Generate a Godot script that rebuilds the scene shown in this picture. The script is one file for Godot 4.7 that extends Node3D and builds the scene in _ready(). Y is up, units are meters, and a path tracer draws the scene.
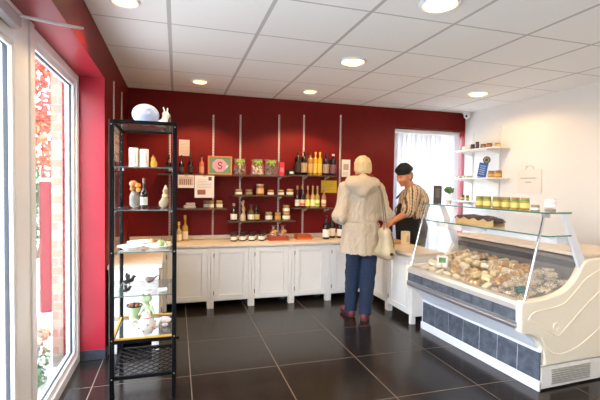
extends Node3D
# A farm shop: red back wall with shelves, white counters, glass display tower, refrigerated counter, two people.

const EYE := Vector3(0, 1.35, 0)
const FOCAL := 411.075
const FORWARD := Vector3(0.288103, -0.036601, -0.9569)
const RIGHTWARD := Vector3(0.957589, 0.015562, 0.287716)
const UPWARD := Vector3(-0.004361, 0.999209, -0.039532)
const XL := -0.516      # inner face of the left wall
const XR := 3.899       # inner face of the right wall
const ZB := -4.919      # inner face of the back wall
const ZF := 1.25        # inner face of the wall behind the camera
const CEIL := 2.392
const TOP := 0.70       # counter height
const XW := -0.69       # inner face of the left window frame
const SOFFIT := 2.126

var used := {}
var mats := {}
var rng := RandomNumberGenerator.new()


# ---------------------------------------------------------------- pixels to places
func ray(u: float, v: float) -> Vector3:
	return FORWARD + RIGHTWARD * ((u - 300.0) / FOCAL) - UPWARD * ((v - 200.0) / FOCAL)

func pz(u: float, v: float, z: float) -> Vector3:
	var r := ray(u, v)
	return EYE + r * (z / r.z)

func px(u: float, v: float, x: float) -> Vector3:
	var r := ray(u, v)
	return EYE + r * (x / r.x)


# ---------------------------------------------------------------- mesh building
class MB:
	var v := PackedVector3Array()
	var n := PackedVector3Array()
	var uv := PackedVector2Array()
	var c := PackedColorArray()
	var t := Transform3D()
	var col := Color(1, 1, 1)

	func tri(a: Vector3, b: Vector3, d: Vector3, na: Vector3, nb: Vector3, nd: Vector3, ua := Vector2.ZERO, ub := Vector2.ZERO, ud := Vector2.ZERO) -> void:
		a = t * a
		b = t * b
		d = t * d
		na = (t.basis * na).normalized()
		nb = (t.basis * nb).normalized()
		nd = (t.basis * nd).normalized()
		if (b - a).cross(d - a).dot(na + nb + nd) > 0.0:
			v.append_array([a, d, b])
			n.append_array([na, nd, nb])
			uv.append_array([ua, ud, ub])
		else:
			v.append_array([a, b, d])
			n.append_array([na, nb, nd])
			uv.append_array([ua, ub, ud])
		c.append_array([col, col, col])

	func quad(a: Vector3, b: Vector3, d: Vector3, e: Vector3, nn: Vector3) -> void:
		tri(a, b, d, nn, nn, nn, Vector2(0, 1), Vector2(1, 1), Vector2(1, 0))
		tri(a, d, e, nn, nn, nn, Vector2(0, 1), Vector2(1, 0), Vector2(0, 0))

	func quad4(a: Vector3, b: Vector3, d: Vector3, e: Vector3, na: Vector3, nb: Vector3, nd: Vector3, ne: Vector3) -> void:
		tri(a, b, d, na, nb, nd)
		tri(a, d, e, na, nd, ne)

	func box(p: Vector3, s: Vector3, b := 0.0) -> MB:
		var h := s * 0.5
		for a in 3:
			var i := (a + 1) % 3
			var j := (a + 2) % 3
			for sg in [-1.0, 1.0]:
				var nn := Vector3.ZERO
				nn[a] = sg
				var q := []
				for e in [[-1.0, -1.0], [1.0, -1.0], [1.0, 1.0], [-1.0, 1.0]]:
					var w := Vector3.ZERO
					w[a] = sg * h[a]
					w[i] = e[0] * (h[i] - b)
					w[j] = e[1] * (h[j] - b)
					q.append(p + w)
				quad(q[0], q[1], q[2], q[3], nn)
			if b > 0.0:
				for si in [-1.0, 1.0]:
					for sj in [-1.0, 1.0]:
						var ni := Vector3.ZERO
						ni[i] = si
						var nj := Vector3.ZERO
						nj[j] = sj
						var k := []
						for e in [-1.0, 1.0]:
							var w1 := Vector3.ZERO
							w1[a] = e * (h[a] - b)
							w1[i] = si * h[i]
							w1[j] = sj * (h[j] - b)
							var w2 := Vector3.ZERO
							w2[a] = e * (h[a] - b)
							w2[i] = si * (h[i] - b)
							w2[j] = sj * h[j]
							k.append(p + w1)
							k.append(p + w2)
						quad4(k[0], k[1], k[3], k[2], ni, nj, nj, ni)
		if b > 0.0:
			for sx in [-1.0, 1.0]:
				for sy in [-1.0, 1.0]:
					for sz in [-1.0, 1.0]:
						tri(p + Vector3(sx * h.x, sy * (h.y - b), sz * (h.z - b)), p + Vector3(sx * (h.x - b), sy * h.y, sz * (h.z - b)), p + Vector3(sx * (h.x - b), sy * (h.y - b), sz * h.z), Vector3(sx, 0, 0), Vector3(0, sy, 0), Vector3(0, 0, sz))
		return self

	func span(lo: Vector3, hi: Vector3, b := 0.0) -> MB:
		return box((lo + hi) * 0.5, hi - lo, b)

	# profile of (radius, height), bottom to top on the outside
	func lathe(prof: Array, seg := 20, p := Vector3.ZERO, sx := 1.0, sz := 1.0) -> MB:
		var m := prof.size()
		var ns := []
		for k in m - 1:
			var d: Vector2 = prof[k + 1] - prof[k]
			ns.append(Vector2(d.y, -d.x).normalized())
		for k in m - 1:
			var n0: Vector2 = ns[k]
			var n1: Vector2 = ns[k]
			if k > 0 and ns[k - 1].dot(ns[k]) > 0.75:
				n0 = (ns[k - 1] + ns[k]).normalized()
			if k < m - 2 and ns[k + 1].dot(ns[k]) > 0.75:
				n1 = (ns[k + 1] + ns[k]).normalized()
			var a: Vector2 = prof[k]
			var b: Vector2 = prof[k + 1]
			if a.distance_to(b) < 1e-6:
				continue
			for s in seg:
				var t0 := TAU * s / seg
				var t1 := TAU * (s + 1) / seg
				var e0 := Vector3(cos(t0) * sx, 0, sin(t0) * sz)
				var e1 := Vector3(cos(t1) * sx, 0, sin(t1) * sz)
				var A := p + e0 * a.x + Vector3(0, a.y, 0)
				var B := p + e1 * a.x + Vector3(0, a.y, 0)
				var C := p + e1 * b.x + Vector3(0, b.y, 0)
				var D := p + e0 * b.x + Vector3(0, b.y, 0)
				var f0 := Vector3(cos(t0), 0, sin(t0))
				var f1 := Vector3(cos(t1), 0, sin(t1))
				var nA := f0 * n0.x + Vector3(0, n0.y, 0)
				var nB := f1 * n0.x + Vector3(0, n0.y, 0)
				var nC := f1 * n1.x + Vector3(0, n1.y, 0)
				var nD := f0 * n1.x + Vector3(0, n1.y, 0)
				if a.x > 1e-6:
					tri(A, B, C, nA, nB, nC, Vector2(float(s) / seg, 1), Vector2(float(s + 1) / seg, 1), Vector2(float(s + 1) / seg, 0))
				if b.x > 1e-6:
					tri(A, C, D, nA, nC, nD, Vector2(float(s) / seg, 1), Vector2(float(s + 1) / seg, 0), Vector2(float(s) / seg, 0))
		return self

	func ellip(p: Vector3, r: Vector3, seg := 14, rings := 9, b := Basis()) -> MB:
		for i in rings:
			var a0 := PI * i / rings
			var a1 := PI * (i + 1) / rings
			for s in seg:
				var t0 := TAU * s / seg
				var t1 := TAU * (s + 1) / seg
				var e := [_dir(a0, t0), _dir(a0, t1), _dir(a1, t1), _dir(a1, t0)]
				var q := []
				var m := []
				for k in 4:
					var w: Vector3 = e[k]
					q.append(p + b * (w * r))
					m.append((b * (w / r)).normalized())
				if i > 0:
					tri(q[0], q[1], q[2], m[0], m[1], m[2])
				if i < rings - 1:
					tri(q[0], q[2], q[3], m[0], m[2], m[3])
		return self

	func _dir(a: float, o: float) -> Vector3:
		return Vector3(sin(a) * cos(o), cos(a), sin(a) * sin(o))

	func tube(pts: Array, rad, seg := 8, caps := true) -> MB:
		var m := pts.size()
		var rings := []
		var side := Vector3.ZERO
		for k in m:
			var d: Vector3 = (pts[mini(k + 1, m - 1)] - pts[maxi(k - 1, 0)]).normalized()
			if k == 0:
				side = d.cross(Vector3.UP if absf(d.y) < 0.9 else Vector3.RIGHT).normalized()
			else:
				side = (side - d * side.dot(d)).normalized()
			var up := d.cross(side)
			var r: float = rad[k] if rad is Array else rad
			var ring := []
			for s in seg:
				var t0 := TAU * s / seg
				ring.append([pts[k] + (side * cos(t0) + up * sin(t0)) * r, side * cos(t0) + up * sin(t0)])
			rings.append(ring)
		for k in m - 1:
			for s in seg:
				var a = rings[k][s]
				var b = rings[k][(s + 1) % seg]
				var e = rings[k + 1][(s + 1) % seg]
				var g = rings[k + 1][s]
				quad4(a[0], b[0], e[0], g[0], a[1], b[1], e[1], g[1])
		if caps:
			for k in [0, m - 1]:
				var d2: Vector3 = (pts[1] - pts[0]).normalized() * -1.0 if k == 0 else (pts[m - 1] - pts[m - 2]).normalized()
				for s in range(1, seg - 1):
					tri(rings[k][0][0], rings[k][s][0], rings[k][s + 1][0], d2, d2, d2)
		return self

	# polygon in the xy plane, pulled from z0 to z1, edges bevelled by b
	func prism(poly: PackedVector2Array, z0: float, z1: float, b := 0.0) -> MB:
		if Geometry2D.is_polygon_clockwise(poly):
			poly.reverse()
		var m := poly.size()
		var en := []
		for k in m:
			var d := poly[(k + 1) % m] - poly[k]
			en.append(Vector2(d.y, -d.x).normalized())
		var inn := PackedVector2Array()
		for k in m:
			var nn: Vector2 = (en[k] + en[(k + m - 1) % m]).normalized()
			inn.append(poly[k] - nn * b)
		var idx := Geometry2D.triangulate_polygon(inn)
		for k in range(0, idx.size(), 3):
			for e in [[z0, Vector3(0, 0, -1 if z1 > z0 else 1)], [z1, Vector3(0, 0, 1 if z1 > z0 else -1)]]:
				tri(_v3(inn[idx[k]], e[0]), _v3(inn[idx[k + 1]], e[0]), _v3(inn[idx[k + 2]], e[0]), e[1], e[1], e[1], inn[idx[k]], inn[idx[k + 1]], inn[idx[k + 2]])
		var bz := b * signf(z1 - z0)
		for k in m:
			var j := (k + 1) % m
			var n0: Vector2 = en[k]
			var n1: Vector2 = en[k]
			if en[(k + m - 1) % m].dot(en[k]) > 0.8:
				n0 = (en[(k + m - 1) % m] + en[k]).normalized()
			if en[j].dot(en[k]) > 0.8:
				n1 = (en[j] + en[k]).normalized()
			var N0 := Vector3(n0.x, n0.y, 0)
			var N1 := Vector3(n1.x, n1.y, 0)
			quad4(_v3(poly[k], z0 + bz), _v3(poly[j], z0 + bz), _v3(poly[j], z1 - bz), _v3(poly[k], z1 - bz), N0, N1, N1, N0)
			if b > 0.0:
				var D := Vector3(0, 0, signf(z1 - z0))
				quad4(_v3(poly[k], z1 - bz), _v3(poly[j], z1 - bz), _v3(inn[j], z1), _v3(inn[k], z1), N0, N1, D, D)
				quad4(_v3(poly[k], z0 + bz), _v3(poly[j], z0 + bz), _v3(inn[j], z0), _v3(inn[k], z0), N0, N1, -D, -D)
		return self

	func _v3(p: Vector2, z: float) -> Vector3:
		return Vector3(p.x, p.y, z)

	func mesh() -> ArrayMesh:
		var a := []
		a.resize(Mesh.ARRAY_MAX)
		a[Mesh.ARRAY_VERTEX] = v
		a[Mesh.ARRAY_NORMAL] = n
		a[Mesh.ARRAY_TEX_UV] = uv
		a[Mesh.ARRAY_COLOR] = c
		var m := ArrayMesh.new()
		m.add_surface_from_arrays(Mesh.PRIMITIVE_TRIANGLES, a)
		return m


# ---------------------------------------------------------------- soft bodies: tapered bones joined with a smooth minimum, meshed as surface nets
class Soft:
	var o: Vector3
	var s: float
	var nx: int
	var ny: int
	var nz: int
	var f := PackedFloat32Array()

	func _init(lo: Vector3, hi: Vector3, cell: float) -> void:
		o = lo
		s = cell
		nx = int(ceil((hi.x - lo.x) / cell)) + 1
		ny = int(ceil((hi.y - lo.y) / cell)) + 1
		nz = int(ceil((hi.z - lo.z) / cell)) + 1
		f.resize(nx * ny * nz)
		f.fill(1.0)

	func bone(a: Vector3, b: Vector3, ra: float, rb: float, k := 0.03, sq := Vector3.ONE) -> Soft:
		var mr := maxf(ra, rb)
		var ext := Vector3(mr / sq.x, mr / sq.y, mr / sq.z) + Vector3.ONE * (k + 2.5 * s)
		var lo := a.min(b) - ext - o
		var hi := a.max(b) + ext - o
		var ab := (b - a) * sq
		var l2 := maxf(ab.length_squared(), 1e-9)
		for z in range(maxi(0, int(lo.z / s)), mini(nz, int(hi.z / s) + 1)):
			for y in range(maxi(0, int(lo.y / s)), mini(ny, int(hi.y / s) + 1)):
				var row := (z * ny + y) * nx
				for x in range(maxi(0, int(lo.x / s)), mini(nx, int(hi.x / s) + 1)):
					var p := (o + Vector3(x, y, z) * s - a) * sq
					var h := clampf(p.dot(ab) / l2, 0.0, 1.0)
					var d := (p - ab * h).length() - (ra + (rb - ra) * h)
					var g := f[row + x]
					var e := maxf(k - absf(g - d), 0.0) / k
					f[row + x] = minf(g, d) - e * e * k * 0.25
		return self

	func ell(c: Vector3, r: Vector3, k := 0.03, b := Basis(), away := false) -> Soft:
		var mr := maxf(r.x, maxf(r.y, r.z))
		var mn := minf(r.x, minf(r.y, r.z))
		var ext := Vector3.ONE * (mr + k + 2.5 * s)
		var lo := c - ext - o
		var hi := c + ext - o
		var bi := b.inverse()
		for z in range(maxi(0, int(lo.z / s)), mini(nz, int(hi.z / s) + 1)):
			for y in range(maxi(0, int(lo.y / s)), mini(ny, int(hi.y / s) + 1)):
				var row := (z * ny + y) * nx
				for x in range(maxi(0, int(lo.x / s)), mini(nx, int(hi.x / s) + 1)):
					var p := bi * (o + Vector3(x, y, z) * s - c)
					var d := ((p / r).length() - 1.0) * mn
					var g := f[row + x]
					if away:
						var e := maxf(k - absf(g + d), 0.0) / k
						f[row + x] = maxf(g, -d) + e * e * k * 0.25
					else:
						var e2 := maxf(k - absf(g - d), 0.0) / k
						f[row + x] = minf(g, d) - e2 * e2 * k * 0.25
		return self

	func cut(p: Vector3, nn: Vector3) -> Soft:
		for z in nz:
			for y in ny:
				var row := (z * ny + y) * nx
				for x in nx:
					f[row + x] = maxf(f[row + x], (o + Vector3(x, y, z) * s - p).dot(nn))
		return self

	func into(mb: MB, paint = null, fold = null) -> void:
		var id := PackedInt32Array()
		id.resize(nx * ny * nz)
		id.fill(-1)
		var vs := PackedVector3Array()
		var q := PackedInt32Array()
		var sy := nx
		var sz := nx * ny
		for z in nz - 1:
			for y in ny - 1:
				for x in nx - 1:
					var i := z * sz + y * sy + x
					var c := 0
					for k in 8:
						if f[i + (k & 1) + ((k >> 1) & 1) * sy + (k >> 2) * sz] < 0.0:
							c += 1
					if c == 0 or c == 8:
						continue
					var sum := Vector3.ZERO
					var m := 0
					for e in [[0, 1], [2, 3], [4, 5], [6, 7], [0, 2], [1, 3], [4, 6], [5, 7], [0, 4], [1, 5], [2, 6], [3, 7]]:
						var a: int = e[0]
						var b: int = e[1]
						var fa := f[i + (a & 1) + ((a >> 1) & 1) * sy + (a >> 2) * sz]
						var fb := f[i + (b & 1) + ((b >> 1) & 1) * sy + (b >> 2) * sz]
						if (fa < 0.0) != (fb < 0.0):
							var h := fa / (fa - fb)
							sum += Vector3(a & 1, (a >> 1) & 1, a >> 2).lerp(Vector3(b & 1, (b >> 1) & 1, b >> 2), h)
							m += 1
					id[i] = vs.size()
					vs.append(o + (Vector3(x, y, z) + sum / m) * s)
		for z in range(1, nz - 1):
			for y in range(1, ny - 1):
				for x in range(1, nx - 1):
					var i := z * sz + y * sy + x
					var ins := f[i] < 0.0
					if ins != (f[i + 1] < 0.0):
						_face(q, id[i], id[i - sy], id[i - sy - sz], id[i - sz], ins)
					if ins != (f[i + sy] < 0.0):
						_face(q, id[i], id[i - sz], id[i - sz - 1], id[i - 1], ins)
					if ins != (f[i + sz] < 0.0):
						_face(q, id[i], id[i - 1], id[i - 1 - sy], id[i - sy], ins)
		var ns := PackedVector3Array()
		ns.resize(vs.size())
		for k in range(0, q.size(), 3):
			var w := (vs[q[k + 1]] - vs[q[k]]).cross(vs[q[k + 2]] - vs[q[k]])
			for e in 3:
				ns[q[k + e]] += w
		for k in vs.size():
			ns[k] = ns[k].normalized()
		if fold != null:
			for k in vs.size():
				vs[k] += ns[k] * fold.call(vs[k])
			for k in vs.size():
				ns[k] = Vector3.ZERO
			for k in range(0, q.size(), 3):
				var w2 := (vs[q[k + 1]] - vs[q[k]]).cross(vs[q[k + 2]] - vs[q[k]])
				for e in 3:
					ns[q[k + e]] += w2
			for k in vs.size():
				ns[k] = ns[k].normalized()
		var cs := PackedColorArray()
		if paint != null:
			for k in vs.size():
				cs.append(paint.call(vs[k]))
		for k in range(0, q.size(), 3):
			mb.tri(vs[q[k]], vs[q[k + 1]], vs[q[k + 2]], ns[q[k]], ns[q[k + 1]], ns[q[k + 2]])
			if paint != null:
				var L := mb.c.size()
				var flipped := mb.v[L - 2] != mb.t * vs[q[k + 1]]
				mb.c[L - 3] = cs[q[k]]
				mb.c[L - 2] = cs[q[k + 2]] if flipped else cs[q[k + 1]]
				mb.c[L - 1] = cs[q[k + 1]] if flipped else cs[q[k + 2]]

	func _face(q: PackedInt32Array, a: int, b: int, c: int, d: int, ins: bool) -> void:
		if a < 0 or b < 0 or c < 0 or d < 0:
			return
		if ins:
			q.append_array([a, b, c, a, c, d])
		else:
			q.append_array([a, c, b, a, d, c])


# ---------------------------------------------------------------- scene helpers
func numbered(called: String) -> String:
	if not used.has(called):
		used[called] = 0
		return called
	used[called] += 1
	return "%s_%03d" % [called, used[called]]

func thing(called: String, label: String, category: String, at := Vector3.ZERO, turn := 0.0, group := "") -> Node3D:
	var o := Node3D.new()
	o.name = numbered(called)
	add_child(o)
	o.position = at
	o.rotation.y = turn
	tag(o, label, category, group)
	return o

func tag(o: Node3D, label: String, category: String, group := "", kind := "") -> Node3D:
	if label:
		o.set_meta("label", label)
	if category:
		o.set_meta("category", category)
	if group:
		o.set_meta("group", group)
	if kind:
		o.set_meta("kind", kind)
	return o

func part(parent: Node3D, called: String, mb: MB, m: Material, label := "") -> MeshInstance3D:
	return piece(parent, called, mb.mesh(), m, Vector3.ZERO, label)

func piece(parent: Node3D, called: String, mesh: Mesh, m: Material, at := Vector3.ZERO, label := "") -> MeshInstance3D:
	var o := MeshInstance3D.new()
	o.mesh = mesh
	o.material_override = m
	o.position = at
	if parent == self:
		o.name = numbered(called)
		add_child(o)
	else:
		o.name = called
		parent.add_child(o, true)
	if label:
		o.set_meta("label", label)
	return o

func structure(called: String, mb: MB, m: Material) -> MeshInstance3D:
	var o := MeshInstance3D.new()
	o.mesh = mb.mesh()
	o.material_override = m
	o.name = called
	add_child(o)
	o.set_meta("kind", "structure")
	return o

func copy(o: Node3D, at: Vector3, basis_ := Basis()) -> Node3D:
	var c: Node3D = o.duplicate()
	var root := String(o.name)
	if root.length() > 4 and root[root.length() - 4] == "_" and root.right(3).is_valid_int():
		root = root.left(root.length() - 4)
	c.name = numbered(root)
	add_child(c)
	c.transform = Transform3D(basis_, at)
	return c

func mat(key: String, col := Color.WHITE, rough := 0.6, metal := 0.0) -> StandardMaterial3D:
	if mats.has(key):
		return mats[key]
	var m := StandardMaterial3D.new()
	m.resource_name = key
	m.albedo_color = col
	m.roughness = rough
	m.metallic = metal
	mats[key] = m
	return m

func rgb(r: int, g: int, b: int) -> Color:
	return Color8(r, g, b)

func noise_tex(freq: float, lo: Color, hi: Color, size := 256, sd := 1, oct := 4, mid := Color(0, 0, 0, 0)) -> NoiseTexture2D:
	var nz := FastNoiseLite.new()
	nz.noise_type = FastNoiseLite.TYPE_SIMPLEX_SMOOTH
	nz.frequency = freq
	nz.fractal_octaves = oct
	nz.seed = sd
	var g := Gradient.new()
	g.set_color(0, lo)
	g.set_color(1, hi)
	if mid.a > 0.0:
		g.add_point(0.5, mid)
	var t := NoiseTexture2D.new()
	t.width = size
	t.height = size
	t.seamless = true
	t.noise = nz
	t.color_ramp = g
	return t

func tri_tex(m: StandardMaterial3D, t: Texture2D, scale: float, world := true) -> StandardMaterial3D:
	m.albedo_texture = t
	m.uv1_triplanar = true
	m.uv1_world_triplanar = world
	m.uv1_scale = Vector3.ONE * scale
	return m

func glass(key: String, col: Color, alpha: float) -> StandardMaterial3D:
	var m := mat(key, Color(col.r, col.g, col.b, alpha), 0.02)
	m.transparency = BaseMaterial3D.TRANSPARENCY_ALPHA
	return m


# ---------------------------------------------------------------- the scene
func _ready() -> void:
	rng.seed = 7
	_camera_and_light()
	_materials()
	_room()
	_left_window()
	_back_window()
	_outside()
	_ceiling_fittings()
	_counters()
	_display_counter()
	_display_tower()
	_wall_shelving()
	_right_shelving()
	_woman()
	_clerk()
	_tower_goods()
	_back_wall_goods()
	_counter_goods()
	_case_goods()


func _camera_and_light() -> void:
	var cam := Camera3D.new()
	cam.name = "camera"
	cam.transform = Transform3D(Basis(RIGHTWARD, UPWARD, -FORWARD).orthonormalized(), EYE)
	cam.fov = rad_to_deg(2.0 * atan(200.0 / FOCAL))
	cam.near = 0.05
	cam.far = 200.0
	cam.current = true
	add_child(cam)
	var sky := ProceduralSkyMaterial.new()
	sky.sky_top_color = Color(0.86, 0.92, 1.0)
	sky.sky_horizon_color = Color(0.95, 0.97, 1.0)
	sky.ground_bottom_color = Color(0.42, 0.42, 0.40)
	sky.ground_horizon_color = Color(0.55, 0.56, 0.56)
	sky.energy_multiplier = 10.0
	var e := Environment.new()
	e.background_mode = Environment.BG_SKY
	e.sky = Sky.new()
	e.sky.sky_material = sky
	e.tonemap_mode = Environment.TONE_MAPPER_LINEAR
	e.tonemap_exposure = 1.62
	e.sdfgi_enabled = true
	e.ssao_enabled = true
	e.ssil_enabled = true
	var w := WorldEnvironment.new()
	w.name = "surroundings"
	w.environment = e
	add_child(w)


func _materials() -> void:
	var m := mat("red paint", Color.WHITE, 0.5)
	tri_tex(m, noise_tex(0.02, rgb(106, 18, 17), rgb(116, 21, 20), 256, 3), 0.7)
	m.metallic_specular = 0.3
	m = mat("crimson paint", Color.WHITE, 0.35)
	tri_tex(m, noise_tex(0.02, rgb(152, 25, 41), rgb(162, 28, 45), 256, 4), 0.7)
	mat("white wall paint", rgb(236, 232, 226), 0.75)
	m = mat("tile slate a", Color.WHITE, 0.2)
	tri_tex(m, noise_tex(0.012, rgb(27, 22, 19), rgb(46, 39, 34), 512, 11, 5), 0.8)
	m.metallic_specular = 0.42
	m = mat("tile slate b", Color.WHITE, 0.2)
	tri_tex(m, noise_tex(0.015, rgb(25, 20, 17), rgb(42, 36, 31), 512, 12, 5), 0.7)
	m.metallic_specular = 0.42
	mat("grout", rgb(116, 101, 86), 0.85)
	mat("ceiling board", rgb(240, 238, 234), 0.85)
	mat("ceiling grid", rgb(190, 187, 183), 0.7)
	mat("white plastic", rgb(238, 238, 240), 0.32)
	mat("grey plastic", rgb(196, 196, 200), 0.4)
	mat("rubber seal", rgb(52, 54, 58), 0.6)
	mat("brushed aluminium", rgb(178, 180, 184), 0.32, 0.9)
	mat("chrome", rgb(215, 217, 220), 0.14, 1.0)
	mat("black metal", rgb(9, 9, 11), 0.5).metallic_specular = 0.25
	mat("cabinet paint", rgb(232, 229, 223), 0.4)
	mat("hinge brass", rgb(120, 105, 80), 0.35, 0.8)
	m = mat("worktop", Color.WHITE, 0.35)
	tri_tex(m, noise_tex(0.03, rgb(222, 203, 178), rgb(233, 217, 195), 256, 21), 1.5)
	m = mat("baseboard tile", Color.WHITE, 0.3)
	tri_tex(m, noise_tex(0.03, rgb(50, 52, 60), rgb(66, 68, 76), 256, 22), 2.0)
	m = mat("panel slate", Color.WHITE, 0.4)
	tri_tex(m, noise_tex(0.02, rgb(60, 67, 77), rgb(106, 113, 124), 256, 23, 5), 2.2)
	m = mat("shelf wood", Color.WHITE, 0.5)
	tri_tex(m, noise_tex(0.02, rgb(74, 58, 50), rgb(92, 74, 64), 256, 24), 2.0)
	glass("window glass", Color(0.9, 0.95, 1.0), 0.015)
	glass("shelf glass", Color(0.75, 0.9, 0.85), 0.04)
	glass("case glass", Color(0.9, 0.96, 0.94), 0.012)
	mat("glass edge", rgb(44, 120, 98), 0.15)
	mat("cream plastic", rgb(244, 233, 210), 0.42)
	mat("case white", rgb(226, 230, 236), 0.35)
	mat("case grey", rgb(122, 114, 106), 0.4, 0.3)
	mat("paper", rgb(238, 233, 226), 0.8)
	mat("paper ink", rgb(130, 124, 122), 0.8)
	mat("black matte", rgb(22, 21, 22), 0.55)
	var l := mat("lamp glow", rgb(255, 240, 210), 0.5)
	l.emission_enabled = true
	l.emission = Color(1.0, 0.80, 0.42)
	l.emission_energy_multiplier = 6.5


func _room() -> void:
	# floor: grout slab with slate tiles laid on it
	var fl := structure("floor", MB.new().span(Vector3(-0.80, -0.2, -5.35), Vector3(XR + 0.2, -0.0012, ZF + 0.15)), mats["grout"])
	var x0 := -1.155
	var z0 := 2.2946 - 0.6397 * 6.0
	for i in 9:
		for j in 12:
			var lo := Vector3(maxf(x0 + 0.6281 * i, XW - 0.07) + 0.0022, -0.012, -minf(z0 + 0.6397 * (j + 1), 5.25) + 0.003)
			var hi := Vector3(minf(x0 + 0.6281 * (i + 1), XR) - 0.003, 0.0, -maxf(z0 + 0.6397 * j, -ZF) - 0.003)
			if hi.x - lo.x < 0.02 or hi.z - lo.z < 0.02:
				continue
			piece(fl, "floor_tile", MB.new().box(Vector3.ZERO, hi - lo, 0.0015).mesh(), mats["tile slate a" if (i * 7 + j * 3) % 5 < 3 else "tile slate b"], (lo + hi) * 0.5)
	# ceiling: slab, recessed grid bars and lay-in boards
	var ce := structure("ceiling", MB.new().span(Vector3(-0.80, CEIL + 0.018, -5.35), Vector3(XR + 0.2, CEIL + 0.2, ZF + 0.15)), mats["ceiling board"])
	var cx := []
	for i in range(-2, 9):
		cx.append(-0.0482 + 0.582 * i)
	var cz := []
	for j in range(-6, 6):
		cz.append(-(2.2772 + 0.594 * j))
	for i in cx.size() - 1:
		for j in cz.size() - 1:
			var lo := Vector3(maxf(cx[i] + 0.011, XL), CEIL, maxf(cz[j + 1] + 0.006, ZB))
			var hi := Vector3(minf(cx[i + 1] - 0.011, XR), CEIL + 0.014, minf(cz[j] - 0.006, ZF))
			if hi.x - lo.x < 0.02 or hi.z - lo.z < 0.015:
				continue
			piece(ce, "ceiling_board", MB.new().box(Vector3.ZERO, hi - lo, 0.003).mesh(), mats["ceiling board"], (lo + hi) * 0.5)
	for x in cx:
		if x > XL and x < XR:
			piece(ce, "grid_bar", MB.new().box(Vector3.ZERO, Vector3(0.03, 0.01, ZF - ZB)).mesh(), mats["ceiling grid"], Vector3(x, CEIL + 0.0062, (ZF + ZB) * 0.5))
	for z in cz:
		if z > ZB and z < ZF:
			piece(ce, "grid_bar", MB.new().box(Vector3.ZERO, Vector3(XR - XL, 0.01, 0.02)).mesh(), mats["ceiling grid"], Vector3((XL + XR) * 0.5, CEIL + 0.0062, z))
	# walls
	var b := MB.new()
	b.span(Vector3(-0.80, -0.2, -5.35), Vector3(XL, CEIL + 0.2, -3.394))
	b.span(Vector3(-0.80, SOFFIT, -3.394), Vector3(XL, CEIL + 0.2, ZF + 0.15))
	b.span(Vector3(-0.80, -0.2, 0.6), Vector3(XL, SOFFIT, ZF + 0.15))
	structure("wall_left", b, mats["red paint"])
	# the window reveals carry a lighter crimson coat
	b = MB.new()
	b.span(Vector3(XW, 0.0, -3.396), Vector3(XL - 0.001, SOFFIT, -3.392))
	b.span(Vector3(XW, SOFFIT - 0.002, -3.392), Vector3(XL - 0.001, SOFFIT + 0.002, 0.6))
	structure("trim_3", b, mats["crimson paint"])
	b = MB.new()
	b.span(Vector3(XL, -0.2, -5.35), Vector3(2.788, CEIL + 0.2, ZB))
	b.span(Vector3(2.788, 2.142, -5.35), Vector3(XR, CEIL + 0.2, ZB))
	b.span(Vector3(2.788, -0.2, -5.35), Vector3(XR, 0.10, ZB - 0.22))
	structure("wall_back", b, mats["red paint"])
	structure("trim_2", MB.new().span(Vector3(XR - 0.006, 0.0, -5.20), Vector3(XR + 0.02, 2.142, ZB)), mats["crimson paint"])
	structure("wall_right", MB.new().span(Vector3(XR, -0.2, -5.35), Vector3(XR + 0.2, CEIL + 0.2, ZF + 0.15)), mats["white wall paint"])
	structure("wall_front", MB.new().span(Vector3(XL, -0.2, ZF), Vector3(XR, CEIL + 0.2, ZF + 0.15)), mats["white wall paint"])
	b = MB.new()
	b.span(Vector3(XW, 0, -3.394), Vector3(XL + 0.012, 0.075, -3.382), 0.002)
	b.span(Vector3(XL, 0, -3.46), Vector3(XL + 0.012, 0.075, -3.382), 0.002)
	structure("baseboard_left", b, mats["baseboard tile"])


func ring(b: MB, x0: float, x1: float, z0: float, z1: float, y0: float, y1: float, w: float, wb := -1.0, bev := 0.004) -> MB:
	if wb < 0.0:
		wb = w
	b.span(Vector3(x0, y0, z0), Vector3(x1, y1, z0 + w), bev)
	b.span(Vector3(x0, y0, z1 - w), Vector3(x1, y1, z1), bev)
	b.span(Vector3(x0, y1 - w, z0 + w), Vector3(x1, y1, z1 - w), bev)
	b.span(Vector3(x0, y0, z0 + w), Vector3(x1, y0 + wb, z1 - w), bev)
	return b

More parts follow.
